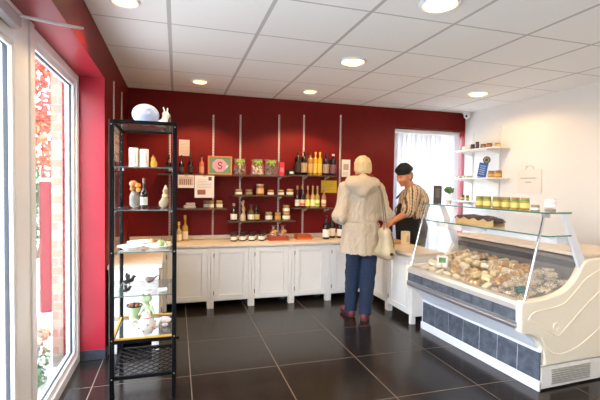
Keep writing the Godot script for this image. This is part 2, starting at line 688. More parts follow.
func _left_window() -> void:
	var wp: Material = mats["white plastic"]
	var w1 := structure("window_1", ring(MB.new(), -0.77, XW, -3.393, -2.36, 0.0, SOFFIT - 0.002, 0.055, 0.06), wp)
	part(w1, "sash", ring(MB.new(), -0.76, XW - 0.016, -3.338, -2.415, 0.06, SOFFIT - 0.057, 0.034, 0.04), wp)
	part(w1, "seal", ring(MB.new(), -0.738, -0.722, -3.304, -2.449, 0.10, SOFFIT - 0.091, 0.006, 0.006, 0.001), mats["rubber seal"])
	part(w1, "pane", MB.new().span(Vector3(-0.732, 0.10, -3.304), Vector3(-0.728, SOFFIT - 0.091, -2.449)), mats["window glass"])
	var fr := MB.new()
	fr.span(Vector3(-0.77, 0, -2.36), Vector3(-0.675, SOFFIT - 0.002, -2.30), 0.005)
	fr.span(Vector3(-0.77, 0, -2.30), Vector3(-0.685, SOFFIT - 0.002, -2.225), 0.004)
	fr.span(Vector3(-0.77, 0, -1.16), Vector3(-0.685, SOFFIT - 0.002, -1.04), 0.004)
	fr.span(Vector3(-0.77, SOFFIT - 0.06, -2.225), Vector3(-0.685, SOFFIT - 0.002, -1.16), 0.004)
	structure("trim_1", fr, wp)
	var d := structure("door_1", ring(MB.new(), -0.755, -0.678, -2.215, -1.17, 0.012, SOFFIT - 0.064, 0.115, 0.16, 0.006), wp)
	part(d, "seal", ring(MB.new(), -0.725, -0.705, -2.10, -1.285, 0.172, SOFFIT - 0.179, 0.008, 0.008, 0.001), mats["rubber seal"])
	part(d, "bead", ring(MB.new(), -0.70, -0.682, -2.10, -1.285, 0.172, SOFFIT - 0.179, 0.02, 0.02, 0.004), wp)
	part(d, "pane", MB.new().span(Vector3(-0.718, 0.17, -2.10), Vector3(-0.713, SOFFIT - 0.18, -1.285)), mats["window glass"])
	var h := MB.new()
	h.tube([Vector3(-0.678, 1.02, -1.23), Vector3(-0.62, 1.02, -1.23), Vector3(-0.615, 1.02, -1.34)], 0.011, 10)
	part(d, "handle", h, mats["brushed aluminium"])
	part(d, "closer_body", MB.new().span(Vector3(-0.678, 1.995, -2.05), Vector3(-0.632, 2.05, -1.80), 0.008), mats["brushed aluminium"], "grey door closer body at the door top")
	var a := MB.new()
	var p0 := px(12, 14.5, -0.655)
	var p1 := px(83, 28.6, -0.44)
	a.t = Transform3D(Basis.looking_at((p1 - p0).normalized()), (p0 + p1) * 0.5)
	a.box(Vector3.ZERO, Vector3(0.022, 0.011, p0.distance_to(p1)), 0.003)
	a.t = Transform3D()
	a.tube([p0 + Vector3(0, -0.03, 0), p0 + Vector3(0, 0.012, 0)], 0.014, 12)
	part(d, "closer_arm", a, mats["brushed aluminium"], "bare grey metal door closer arm")
	var w2 := structure("added_window_2", ring(MB.new(), -0.77, XW, -1.04, 0.6, 0.0, SOFFIT - 0.002, 0.06, 0.06), wp)  # unseen window past the door, added to let in daylight
	part(w2, "sash", ring(MB.new(), -0.76, XW - 0.016, -0.98, 0.54, 0.06, SOFFIT - 0.062, 0.034, 0.04), wp)
	part(w2, "pane", MB.new().span(Vector3(-0.732, 0.10, -0.946), Vector3(-0.728, SOFFIT - 0.096, 0.506)), mats["window glass"])


func _back_window() -> void:
	var b := MB.new()
	var z0 := -5.22
	var z1 := -5.16
	b.span(Vector3(2.788, 0.10, z0), Vector3(2.85, 2.142, z1), 0.004)
	b.span(Vector3(3.83, 0.10, z0), Vector3(XR - 0.006, 2.142, z1), 0.004)
	b.span(Vector3(3.31, 0.16, z0), Vector3(3.38, 2.08, z1), 0.004)
	b.span(Vector3(2.85, 2.08, z0), Vector3(3.83, 2.142, z1), 0.004)
	b.span(Vector3(2.85, 0.10, z0), Vector3(3.83, 0.16, z1), 0.004)
	var w := structure("window_3", b, mats["white plastic"])
	for e in [[2.85, 3.31], [3.38, 3.83]]:
		part(w, "pane", MB.new().span(Vector3(e[0], 0.16, -5.192), Vector3(e[1], 2.08, -5.188)), mats["window glass"])
	var m := mat("blind fabric", rgb(240, 241, 242), 0.9)
	m.backlight_enabled = true
	m.backlight = Color(0.72, 0.74, 0.77)
	var t := thing("vertical_blind", "white vertical slat blind hanging in the back window", "blind", Vector3(2.80, 0.13, -5.03))
	part(t, "head_rail", MB.new().span(Vector3(0, 1.955, -0.025), Vector3(1.085, 2.005, 0.025), 0.004), mats["white plastic"])
	var slat := MB.new()
	for k in 6:
		var q0 := -0.045 + 0.015 * k
		var q1 := q0 + 0.015
		var f0 := 0.006 * cos(q0 / 0.045 * PI * 0.5)
		var f1 := 0.006 * cos(q1 / 0.045 * PI * 0.5)
		slat.quad(Vector3(q0, 0, f0), Vector3(q1, 0, f1), Vector3(q1, 1.93, f1), Vector3(q0, 1.93, f0), Vector3(0, 0, 1))
		slat.quad(Vector3(q0, 0, f0 - 0.0012), Vector3(q1, 0, f1 - 0.0012), Vector3(q1, 1.93, f1 - 0.0012), Vector3(q0, 1.93, f0 - 0.0012), Vector3(0, 0, -1))
	var sm := slat.mesh()
	for k in 14:
		var s := piece(t, "slat", sm, m, Vector3(0.05 + 0.076 * k, 0.02, 0))
		s.rotation.y = -0.72 + rng.randf_range(-0.12, 0.12) - (0.55 if k in [3, 8, 10, 11, 12] else 0.0)


func leaves(b: MB, c: Vector3, r: Vector3, count: int, size: float, hollow := 0.45) -> void:
	for k in count:
		var d := Vector3(rng.randfn(), rng.randfn(), rng.randfn()).normalized()
		var p := c + d * r * (hollow + (1.0 - hollow) * sqrt(rng.randf()))
		var nn := (d + Vector3(rng.randfn(), rng.randfn() + 0.6, rng.randfn()) * 0.7).normalized()
		var s := nn.cross(Vector3(rng.randfn(), rng.randfn(), rng.randfn())).normalized()
		var u := nn.cross(s)
		var z := size * rng.randf_range(0.7, 1.3)
		b.tri(p - u * z, p + s * z * 0.45 + nn * z * 0.1, p + u * z, nn, nn, nn)
		b.tri(p - u * z, p - s * z * 0.45 + nn * z * 0.1, p + u * z, nn, nn, nn)

func shrub(called: String, label: String, category: String, at: Vector3, blobs: Array, m: Material, count: int, size: float, stems := 5) -> Node3D:
	var t := thing(called, label, category, at)
	var st := MB.new()
	for k in stems:
		var e = blobs[k % blobs.size()]
		st.tube([Vector3(rng.randf_range(-0.06, 0.06), 0, rng.randf_range(-0.06, 0.06)), e[0] * 0.5 + Vector3(rng.randf_range(-0.05, 0.05), 0, 0), e[0]], [0.02, 0.014, 0.006], 6)
	part(t, "stem", st, mat("bark", rgb(84, 66, 50), 0.9))
	for e in blobs:
		var b := MB.new()
		leaves(b, e[0], e[1], count, size)
		part(t, "foliage", b, e[2] if e.size() > 2 else m)
	return t

func leafy(key: String, col: Color) -> StandardMaterial3D:
	var m := mat(key, col, 0.7)
	m.backlight_enabled = true
	m.backlight = Color(0.35, 0.35, 0.3)
	return m

func _outside() -> void:
	var pav := mat("paving", Color.WHITE, 0.85)
	tri_tex(pav, noise_tex(0.04, rgb(178, 175, 169), rgb(204, 201, 195), 256, 31), 0.6)
	structure("ground", MB.new().span(Vector3(-14, -0.3, -14), Vector3(10, -0.03, 8)), pav)
	# outer brick leaf beside the window, laid brick by brick where it shows
	var mortar := mat("mortar", rgb(150, 144, 134), 0.95)
	var wl := structure("wall_outer", MB.new().span(Vector3(-0.871, -0.2, -5.35), Vector3(-0.80, 2.5, -3.397)), mortar)
	var bricks := []
	for k in 4:
		bricks.append(mat("brick %d" % k, [rgb(152, 138, 114), rgb(140, 125, 101), rgb(160, 147, 124), rgb(146, 122, 100)][k], 0.9))
	for j in 33:
		var y := 0.0 + 0.066 * j
		var cut := -0.828 if j % 2 else 0.0
		if j % 2:
			piece(wl, "brick", MB.new().span(Vector3(-0.874, y, -3.42), Vector3(cut - 0.005, y + 0.055, -3.394), 0.003).mesh(), bricks[rng.randi() % 4])
			piece(wl, "brick", MB.new().span(Vector3(cut + 0.005, y, -3.42), Vector3(-0.775, y + 0.055, -3.394), 0.003).mesh(), bricks[rng.randi() % 4])
		else:
			piece(wl, "brick", MB.new().span(Vector3(-0.874, y, -3.42), Vector3(-0.775, y + 0.055, -3.394), 0.003).mesh(), bricks[rng.randi() % 4])
	# red garden pillar with a pale coping stone
	var t := thing("garden_pillar", "red painted garden pillar with pale coping outside the left window", "pillar", Vector3(-1.308, -0.03, -4.90))
	var redp := mat("pillar red", rgb(100, 42, 38), 0.8)
	part(t, "shaft", MB.new().span(Vector3(-0.055, 0, -0.055), Vector3(0.055, 1.37, 0.055), 0.01), redp)
	part(t, "coping", MB.new().span(Vector3(-0.068, 1.37, -0.068), Vector3(0.068, 1.41, 0.068), 0.012), mat("stone", rgb(205, 200, 192), 0.9))
	var orange := leafy("orange leaf", rgb(196, 92, 52))
	var rust := leafy("rust leaf", rgb(168, 66, 54))
	var green := leafy("green leaf", rgb(92, 128, 60))
	var deep := leafy("deep green leaf", rgb(58, 100, 52))
	shrub("autumn_tree", "orange and rust autumn tree beyond the left window", "tree", Vector3(-2.35, -0.03, -8.3), [[Vector3(0.1, 2.9, 0), Vector3(0.9, 0.8, 0.7), rust], [Vector3(-0.2, 3.6, 0.1), Vector3(0.8, 0.7, 0.7), orange], [Vector3(0.3, 2.1, 0.2), Vector3(0.7, 0.6, 0.6), orange], [Vector3(-0.5, 2.4, 0), Vector3(0.6, 0.6, 0.6), green]], rust, 900, 0.075, 6)
	shrub("added_hedge", "added dense dark green hedge screening bright sky far beyond the left window", "hedge", Vector3(-3.1, -0.03, -9.6), [[Vector3(-0.6, 0.7, 0), Vector3(0.8, 0.8, 0.5)], [Vector3(0.4, 0.75, 0.1), Vector3(0.8, 0.85, 0.5)], [Vector3(0.0, 1.3, 0), Vector3(1.0, 0.6, 0.5)]], deep, 900, 0.07)  # hedge added to cover part of the overbright sky
	var hyd := mat("dried hydrangea", rgb(196, 176, 140), 0.9)
	shrub("hydrangea", "faded hydrangea bush with green leaves outside the left window", "plant", Vector3(-0.955, -0.03, -3.19), [[Vector3(0.0, 0.17, 0.0), Vector3(0.13, 0.11, 0.13), green], [Vector3(0.02, 0.08, 0.14), Vector3(0.12, 0.07, 0.13), deep], [Vector3(-0.03, 0.36, -0.03), Vector3(0.085, 0.06, 0.07), hyd], [Vector3(0.05, 0.31, -0.06), Vector3(0.06, 0.05, 0.06), hyd], [Vector3(0.03, 0.29, 0.06), Vector3(0.06, 0.05, 0.06), hyd]], green, 220, 0.022)
	shrub("garden_shrub", "pale green garden shrub behind the back window blind", "shrub", Vector3(5.3, -0.03, -7.6), [[Vector3(0, 1.0, 0), Vector3(0.6, 0.8, 0.5)], [Vector3(0.3, 1.9, 0), Vector3(0.5, 0.6, 0.5)], [Vector3(-0.4, 0.6, 0.2), Vector3(0.5, 0.5, 0.5)]], green, 420, 0.06)
	shrub("garden_shrub", "darker garden shrub beside the pale one behind the blind", "shrub", Vector3(6.7, -0.03, -8.2), [[Vector3(0, 1.1, 0), Vector3(0.7, 0.9, 0.5)], [Vector3(0.3, 2.1, 0), Vector3(0.6, 0.7, 0.5)]], deep, 520, 0.06)


# wide: a bowl fitting that lights all round; narrow: a recessed spot that shines down
func lamp(at: Vector3, label: String, energy: float, tint: Color, wide_bowl := true) -> void:
	var t := thing("ceiling_downlight", label, "downlight", at, 0.0, "round downlights in the ceiling")
	var k := 1.0 if wide_bowl else 0.72
	part(t, "trim_ring", MB.new().lathe([Vector2(0.088 * k, -0.004), Vector2(0.092 * k, -0.013), Vector2(0.10 * k, -0.016), Vector2(0.112 * k, -0.011), Vector2(0.118 * k, 0.0)], 32), mats["white plastic"])
	part(t, "glass_cover", MB.new().lathe([Vector2(0.0, -0.034 * k), Vector2(0.03 * k, -0.032 * k), Vector2(0.06 * k, -0.025 * k), Vector2(0.08 * k, -0.014), Vector2(0.09 * k, -0.003)], 28), mats["lamp glow"])
	var l := SpotLight3D.new()
	l.spot_range = 12.0
	l.spot_attenuation = 2.0
	l.spot_angle = 85.0 if wide_bowl else 62.0
	l.spot_angle_attenuation = 0.3
	l.rotation.x = -PI / 2
	l.name = "downlight_glow"
	t.add_child(l, true)
	l.position = Vector3(0, -0.05, 0)
	l.light_color = tint
	l.light_energy = energy
	l.light_size = 0.06
	l.shadow_enabled = true

func _ceiling_fittings() -> void:
	var warm := Color(1.0, 0.86, 0.66)
	var amber := Color(1.0, 0.84, 0.62)
	lamp(Vector3(1.425, CEIL, -2.044), "round lit bowl downlight, nearer the window than the refrigerated counter", 0.5, warm)
	lamp(Vector3(1.409, CEIL, -3.207), "round lit bowl downlight between customer and glass tower, second row from red wall", 0.5, warm)
	lamp(Vector3(3.176, CEIL, -3.814), "round lit bowl downlight over the white wall shelves by the security camera", 0.5, warm)
	lamp(Vector3(0.226, CEIL, -4.348), "small lit downlight near the red wall, above the framed picture", 0.8, amber, false)
	lamp(Vector3(1.414, CEIL, -4.376), "small lit downlight near the red wall, above the shelved bottles", 0.8, amber, false)
	lamp(Vector3(-0.286, CEIL, -2.585), "small lit downlight close to the red lintel over the window", 0.4, amber, false)
	lamp(Vector3(1.42, CEIL, -0.88), "round lit downlight in the ceiling well away from the red wall", 0.5, warm)
	lamp(Vector3(3.176, CEIL, -1.30), "round lit downlight in the ceiling beside the white wall, away from the shelves", 0.5, warm)
	var t := thing("security_camera", "small white dome security camera in the ceiling corner", "camera", Vector3(3.83, CEIL, -4.82))
	part(t, "mount", MB.new().lathe([Vector2(0.045, -0.03), Vector2(0.05, -0.02), Vector2(0.05, 0)], 20), mats["white plastic"])
	part(t, "housing", MB.new().ellip(Vector3(0, -0.055, 0.01), Vector3(0.042, 0.042, 0.042)), mats["white plastic"])
	part(t, "lens", MB.new().ellip(Vector3(-0.028, -0.065, 0.04), Vector3(0.016, 0.016, 0.014)), mats["black matte"])


# ---------------------------------------------------------------- fitted furniture
# one cabinet; local x along the front, z towards the room, base at floor level; width w, depth d
func base_cabinet(label: String, group: String, at: Vector3, turn: float, w: float, d: float, doors := 1, end_panel := 0) -> Node3D:
	var t := thing("base_cabinet", label, "cabinet", at, turn, group)
	var cp: Material = mats["cabinet paint"]
	var h := TOP - 0.032
	part(t, "carcass", MB.new().span(Vector3(0.001, 0.075, -d), Vector3(w - 0.001, h, -0.022), 0.002), cp)
	for x in [0.018, w - 0.018]:
		part(t, "foot", MB.new().span(Vector3(x - 0.017, 0, -0.055), Vector3(x + 0.017, 0.078, -0.001), 0.003), cp)
		part(t, "foot", MB.new().span(Vector3(x - 0.017, 0, -d), Vector3(x + 0.017, 0.078, -d + 0.05), 0.003), cp)
		part(t, "stile", MB.new().span(Vector3(x - 0.017, 0.078, -0.022), Vector3(x + 0.017, h, -0.001), 0.002), cp)
	var iw := (w - 0.07) / doors
	for k in doors:
		var x0 := 0.035 + iw * k + 0.002
		var x1 := 0.035 + iw * (k + 1) - 0.002
		var fr := MB.new()
		var y0 := 0.088
		var y1 := h - 0.012
		var s := 0.05
		fr.span(Vector3(x0, y0, -0.021), Vector3(x0 + s, y1, 0.0), 0.0025)
		fr.span(Vector3(x1 - s, y0, -0.021), Vector3(x1, y1, 0.0), 0.0025)
		fr.span(Vector3(x0 + s, y1 - s, -0.021), Vector3(x1 - s, y1, 0.0), 0.0025)
		fr.span(Vector3(x0 + s, y0, -0.021), Vector3(x1 - s, y0 + s, 0.0), 0.0025)
		var dr := part(t, "door", fr, cp)
		part(dr, "panel", MB.new().span(Vector3(x0 + s - 0.002, y0 + s - 0.002, -0.02), Vector3(x1 - s + 0.002, y1 - s + 0.002, -0.012)), cp)
		part(dr, "bead", bead(x0 + s, x1 - s, y0 + s, y1 - s), cp)
		for y in [y0 + 0.08, y1 - 0.08]:
			part(dr, "hinge", MB.new().tube([Vector3(x0 - 0.002, y - 0.022, 0.002), Vector3(x0 - 0.002, y + 0.022, 0.002)], 0.0045, 8), mats["hinge brass"])
	if end_panel:
		var xe := 0.0 if end_panel < 0 else w
		part(t, "end_panel", MB.new().span(Vector3(minf(xe, xe + 0.012 * end_panel), 0.078, -d), Vector3(maxf(xe, xe + 0.012 * end_panel), h, -0.001), 0.002), cp)
		part(t, "foot", MB.new().span(Vector3(xe - 0.012, 0, -d), Vector3(xe + 0.012 , 0.078, -d + 0.06), 0.003), cp)
	return t

func bead(x0: float, x1: float, y0: float, y1: float) -> MB:
	var b := MB.new()
	b.span(Vector3(x0, y0, -0.013), Vector3(x0 + 0.009, y1, 0.003), 0.003)
	b.span(Vector3(x1 - 0.009, y0, -0.013), Vector3(x1, y1, 0.003), 0.003)
	b.span(Vector3(x0 + 0.009, y0, -0.013), Vector3(x1 - 0.009, y0 + 0.009, 0.003), 0.003)
	b.span(Vector3(x0 + 0.009, y1 - 0.009, -0.013), Vector3(x1 - 0.009, y1, 0.003), 0.003)
	return b

func _counters() -> void:
	var xs := [-0.13, 0.355, 0.80, 1.26, 1.71, 2.19]
	for k in 5:
		base_cabinet(["white panelled cabinet under the slim pale wine bottles", "white panelled cabinet under the dark jam jars", "white panelled cabinet under the biscuit tray", "white panelled cabinet under the orange boxes and dark wine bottles", "white panelled cabinet mostly hidden behind the person in the parka"][k], "cabinets along the red wall", Vector3(xs[k], 0, -4.47), 0.0, xs[k + 1] - xs[k], 0.44)
	base_cabinet("white cabinet by the left wall, its plain end facing the glass tower", "", Vector3(-0.13, 0, -3.46), PI / 2, 0.50, 0.37, 1, -1)
	base_cabinet("white cabinet by the left wall in the corner with the back row", "", Vector3(-0.13, 0, -3.965), PI / 2, 0.50, 0.37)
	base_cabinet("white cabinet of the right-hand counter, in the corner behind the customer's bag", "", Vector3(2.20, 0, -4.465), -PI / 2, 0.485, 0.34)
	base_cabinet("white cabinet of the right-hand counter, standing next to the refrigerated counter", "", Vector3(2.20, 0, -3.975), -PI / 2, 0.485, 0.34, 1, 1)
	var b := MB.new()
	b.span(Vector3(XL + 0.004, TOP - 0.03, -4.915), Vector3(2.565, TOP, -4.445), 0.004)
	b.span(Vector3(XL + 0.004, TOP - 0.03, -4.445), Vector3(-0.105, TOP, -3.44), 0.004)
	b.span(Vector3(2.175, TOP - 0.03, -4.445), Vector3(2.565, TOP, -3.47), 0.004)
	var t := thing("worktop", "cream worktop running along the red wall over the white cabinets", "worktop")
	part(t, "slab", b, mats["worktop"])
	part(t, "upstand", MB.new().span(Vector3(XL + 0.02, TOP, -4.915), Vector3(2.565, TOP + 0.045, -4.9), 0.003), mats["worktop"])


# ---------------------------------------------------------------- refrigerated counter
const CASE_L := 1.31
var case_t := Transform3D(Basis(Vector3.UP, 0.0494), Vector3(2.312, 0, -2.10))

# local point of the counter seen at a pixel, on the plane local x = xl
func case_px(u: float, v: float, xl: float) -> Vector3:
	var inv := case_t.affine_inverse()
	var o := inv * EYE
	var d := inv.basis * ray(u, v)
	return o + d * ((xl - o.x) / d.x)

func deck_y(xl: float) -> float:
	return 0.575 + (xl + 0.13) * 0.2

func bez(a: Vector2, b: Vector2, c: Vector2, d: Vector2, n: int) -> PackedVector2Array:
	var r := PackedVector2Array()
	for k in n + 1:
		r.append(a.bezier_interpolate(b, c, d, float(k) / n))
	return r

func end_outline() -> PackedVector2Array:
	var p := PackedVector2Array([Vector2(-0.185, 0.60), Vector2(-0.172, 0.618)])
	p.append_array(bez(Vector2(-0.10, 0.622), Vector2(0.06, 0.625), Vector2(0.24, 0.64), Vector2(0.325, 0.775), 12))
	p.append_array(bez(Vector2(0.345, 0.81), Vector2(0.375, 0.865), Vector2(0.41, 0.875), Vector2(0.46, 0.878), 6))
	p.append_array(PackedVector2Array([Vector2(0.86, 0.878), Vector2(0.88, 0.86), Vector2(0.88, 0.165), Vector2(0.10, 0.165)]))
	p.append_array(bez(Vector2(0.045, 0.168), Vector2(0.03, 0.30), Vector2(-0.03, 0.385), Vector2(-0.135, 0.395), 10))
	p.append_array(PackedVector2Array([Vector2(-0.165, 0.405), Vector2(-0.18, 0.425)]))
	return p

func _display_counter() -> void:
	var t := thing("refrigerated_counter", "cream and white refrigerated display counter with sloping glass and dark tiled front", "display counter")
	t.transform = case_t
	var L := -CASE_L
	var cream: Material = mats["cream plastic"]
	var white: Material = mats["case white"]
	# base box, skirt and tiled lower front
	part(t, "base", MB.new().span(Vector3(0.005, 0.012, L + 0.03), Vector3(0.86, 0.28, -0.025), 0.001), white)
	part(t, "skirting", MB.new().span(Vector3(-0.004, 0.0, L + 0.02), Vector3(0.012, 0.066, -0.004), 0.003), white)
	part(t, "front_frame", MB.new().span(Vector3(0.004, 0.262, L + 0.02), Vector3(0.014, 0.285, -0.004), 0.002), white)
	var n := 7
	for k in n:
		var a := L + 0.04 + (CASE_L - 0.05) * k / n
		var e := L + 0.04 + (CASE_L - 0.05) * (k + 1) / n
		part(t, "front_tile", MB.new().span(Vector3(0.002, 0.072, a + 0.0018), Vector3(0.014, 0.26, e - 0.0018), 0.0015), mats["panel slate"])
	# underside sloping out to the bumper
	part(t, "underside", MB.new().prism(PackedVector2Array([Vector2(0.0, 0.282), Vector2(0.02, 0.282), Vector2(0.02, 0.47), Vector2(-0.165, 0.47), Vector2(-0.165, 0.425), Vector2(-0.04, 0.335), Vector2(-0.012, 0.29)]), L + 0.04, -0.03), white)
	# bumper: lower rail, tile strip, top rail
	part(t, "lower_rail", MB.new().prism(PackedVector2Array([Vector2(-0.168, 0.425), Vector2(-0.178, 0.435), Vector2(-0.186, 0.452), Vector2(-0.18, 0.458), Vector2(-0.184, 0.464), Vector2(-0.184, 0.478), Vector2(-0.15, 0.478), Vector2(-0.15, 0.425)]), L + 0.04, -0.035), mat("rail grey", rgb(150, 150, 154), 0.35, 0.4))
	part(t, "bumper_core", MB.new().prism(PackedVector2Array([Vector2(-0.172, 0.478), Vector2(-0.168, 0.56), Vector2(-0.12, 0.585), Vector2(-0.10, 0.478)]), L + 0.04, -0.035), white)
	for k in 6:
		var a := L + 0.045 + (CASE_L - 0.08) * k / 6
		var e := L + 0.045 + (CASE_L - 0.08) * (k + 1) / 6
		var tl := MB.new().prism(PackedVector2Array([Vector2(-0.181, 0.482), Vector2(-0.176, 0.552), Vector2(-0.168, 0.552), Vector2(-0.172, 0.482)]), a + 0.003, e - 0.003)
		part(t, "bumper_tile", tl, mats["panel slate"])
	part(t, "top_rail", MB.new().prism(PackedVector2Array([Vector2(-0.182, 0.556), Vector2(-0.18, 0.59), Vector2(-0.165, 0.606), Vector2(-0.115, 0.612), Vector2(-0.105, 0.60), Vector2(-0.105, 0.56)]), L + 0.04, -0.035, 0.003), mat("rail aluminium", rgb(214, 212, 208), 0.35, 0.55))
	# moulded end panels
	for e in [[-0.06, 0.0, "cream moulded end panel with raised swoosh lines"], [L, L + 0.045, ""]]:
		var ep := part(t, "end_panel", MB.new().prism(end_outline(), e[0], e[1], 0.016), cream, e[2])
		if e[1] == 0.0:
			var z := 0.0
			var lines := [
				[Vector2(-0.12, 0.50), Vector2(-0.09, 0.535), Vector2(-0.02, 0.55), Vector2(0.10, 0.56), Vector2(0.20, 0.585), Vector2(0.30, 0.66), Vector2(0.40, 0.74), Vector2(0.55, 0.80)],
				[Vector2(-0.12, 0.50), Vector2(-0.04, 0.46), Vector2(0.06, 0.405), Vector2(0.14, 0.365), Vector2(0.20, 0.40), Vector2(0.32, 0.49), Vector2(0.46, 0.59), Vector2(0.70, 0.74)],
				[Vector2(0.0, 0.37), Vector2(0.05, 0.29), Vector2(0.12, 0.245), Vector2(0.22, 0.24), Vector2(0.34, 0.27), Vector2(0.48, 0.34), Vector2(0.70, 0.46)]]
			for ln in lines:
				var q := []
				for i in ln.size() - 1:
					for k in 5:
						var p0: Vector2 = ln[maxi(i - 1, 0)]
						var p3: Vector2 = ln[mini(i + 2, ln.size() - 1)]
						var w: Vector2 = ln[i].cubic_interpolate(ln[i + 1], p0, p3, k / 5.0)
						q.append(Vector3(w.x, w.y, z - 0.001))
				part(ep, "relief_line", MB.new().tube(q, 0.0055, 8), cream)
			var disc := MB.new()
			disc.t = Transform3D(Basis(Vector3.RIGHT, PI / 2), Vector3(0.125, 0.43, z - 0.002))
			disc.lathe([Vector2(0.029, 0.0), Vector2(0.027, 0.007), Vector2(0.021, 0.008), Vector2(0.018, 0.004), Vector2(0.0, 0.004)], 24)
			part(ep, "relief_disc", disc, cream)
	# compressor grille under the near end panel
	part(t, "grille_plate", MB.new().span(Vector3(0.02, 0.012, -0.03), Vector3(0.86, 0.16, -0.008), 0.003), mats["cabinet paint"])
	for k in 7:
		part(t, "vent_slat", MB.new().span(Vector3(0.105, 0.036 + 0.0155 * k, -0.008), Vector3(0.47, 0.0445 + 0.0155 * k, 0.002), 0.0015), mat("vent grey", rgb(176, 172, 166), 0.5))
	# interior
	part(t, "deck", MB.new().prism(PackedVector2Array([Vector2(-0.115, deck_y(-0.115)), Vector2(0.40, deck_y(0.40)), Vector2(0.40, 0.48), Vector2(-0.10, 0.48)]), L + 0.045, -0.05), mats["case grey"])
	part(t, "rear_wall", MB.new().prism(PackedVector2Array([Vector2(0.395, 0.48), Vector2(0.40, 0.86), Vector2(0.46, 0.88), Vector2(0.86, 0.88), Vector2(0.86, 0.28), Vector2(0.40, 0.28)]), L + 0.045, -0.05), mats["case grey"])
	part(t, "air_grille", MB.new().span(Vector3(0.385, 0.79, L + 0.05), Vector3(0.40, 0.835, -0.05), 0.002), mats["rubber seal"])
	part(t, "work_ledge", MB.new().span(Vector3(0.38, 0.878, L + 0.01), Vector3(0.90, 0.905, -0.01), 0.006), mats["worktop"])
	# sloping front glass, side panes, struts, upper shelves
	var g: Material = mats["case glass"]
	var f := MB.new()
	f.prism(PackedVector2Array([Vector2(-0.146, 0.608), Vector2(-0.141, 0.608), Vector2(0.006, 1.178), Vector2(0.001, 1.178)]), L + 0.02, -0.02)
	part(t, "front_glass", f, g)
	for z in [-0.03, L + 0.03]:
		part(t, "side_glass", MB.new().prism(PackedVector2Array([Vector2(-0.12, 0.625), Vector2(0.02, 1.165), Vector2(0.18, 1.165), Vector2(0.345, 0.84), Vector2(0.31, 0.76), Vector2(0.22, 0.66), Vector2(0.10, 0.632)]), z - 0.002, z + 0.002), g)
		part(t, "strut", MB.new().tube([Vector3(-0.140, 0.608, z + 0.008), Vector3(0.008, 1.175, z + 0.008)], 0.009, 10), mats["chrome"])
		part(t, "hinge_block", MB.new().span(Vector3(-0.004, 1.16, z - 0.006), Vector3(0.05, 1.185, z + 0.02), 0.004), mats["brushed aluminium"])
		var leg := MB.new().prism(PackedVector2Array([Vector2(0.16, 1.186), Vector2(0.215, 1.186), Vector2(0.39, 0.87), Vector2(0.37, 0.80), Vector2(0.345, 0.80)]), z - 0.006, z + 0.016, 0.003)
		part(t, "rear_support", leg, white)
	for e in [[1.186, 0.0, 0.235], [1.032, 0.02, 0.24]]:
		var sh := part(t, "glass_shelf", MB.new().span(Vector3(e[1], e[0], L + 0.005), Vector3(e[2], e[0] + 0.008, -0.005)), mats["shelf glass"])
		part(sh, "polished_edge", MB.new().span(Vector3(e[1] - 0.002, e[0] - 0.0005, L + 0.005), Vector3(e[1], e[0] + 0.0085, -0.005)), mats["glass edge"])
		part(sh, "polished_edge", MB.new().span(Vector3(e[1], e[0] - 0.0005, -0.005), Vector3(e[2], e[0] + 0.0085, -0.003)), mats["glass edge"])
	part(t, "shelf_rail", MB.new().span(Vector3(0.14, 0.975, L + 0.03), Vector3(0.235, 1.031, -0.03), 0.004), white)
	for z in [-0.06, L * 0.5, L + 0.06]:
		part(t, "shelf_bracket", MB.new().prism(PackedVector2Array([Vector2(0.06, 1.03), Vector2(0.26, 1.03), Vector2(0.30, 0.96), Vector2(0.17, 0.985)]), z - 0.008, z + 0.008), white)
	for e in [[442, 0.045], [455, 0.04]]:
		var q := case_px(e[0] + 3, 232, 0.02)
		part(t, "price_holder", MB.new().span(Vector3(0.012, 0.985, q.z - e[1]), Vector3(0.018, 1.03, q.z + e[1]), 0.001), mats["paper"])


# ---------------------------------------------------------------- glass display tower
const TX0 := -0.367
const TX1 := -0.010
const TZ0 := -3.10
const TZ1 := -2.65
const TSHELF := [1.4445, 1.184, 0.928, 0.660, 0.400]

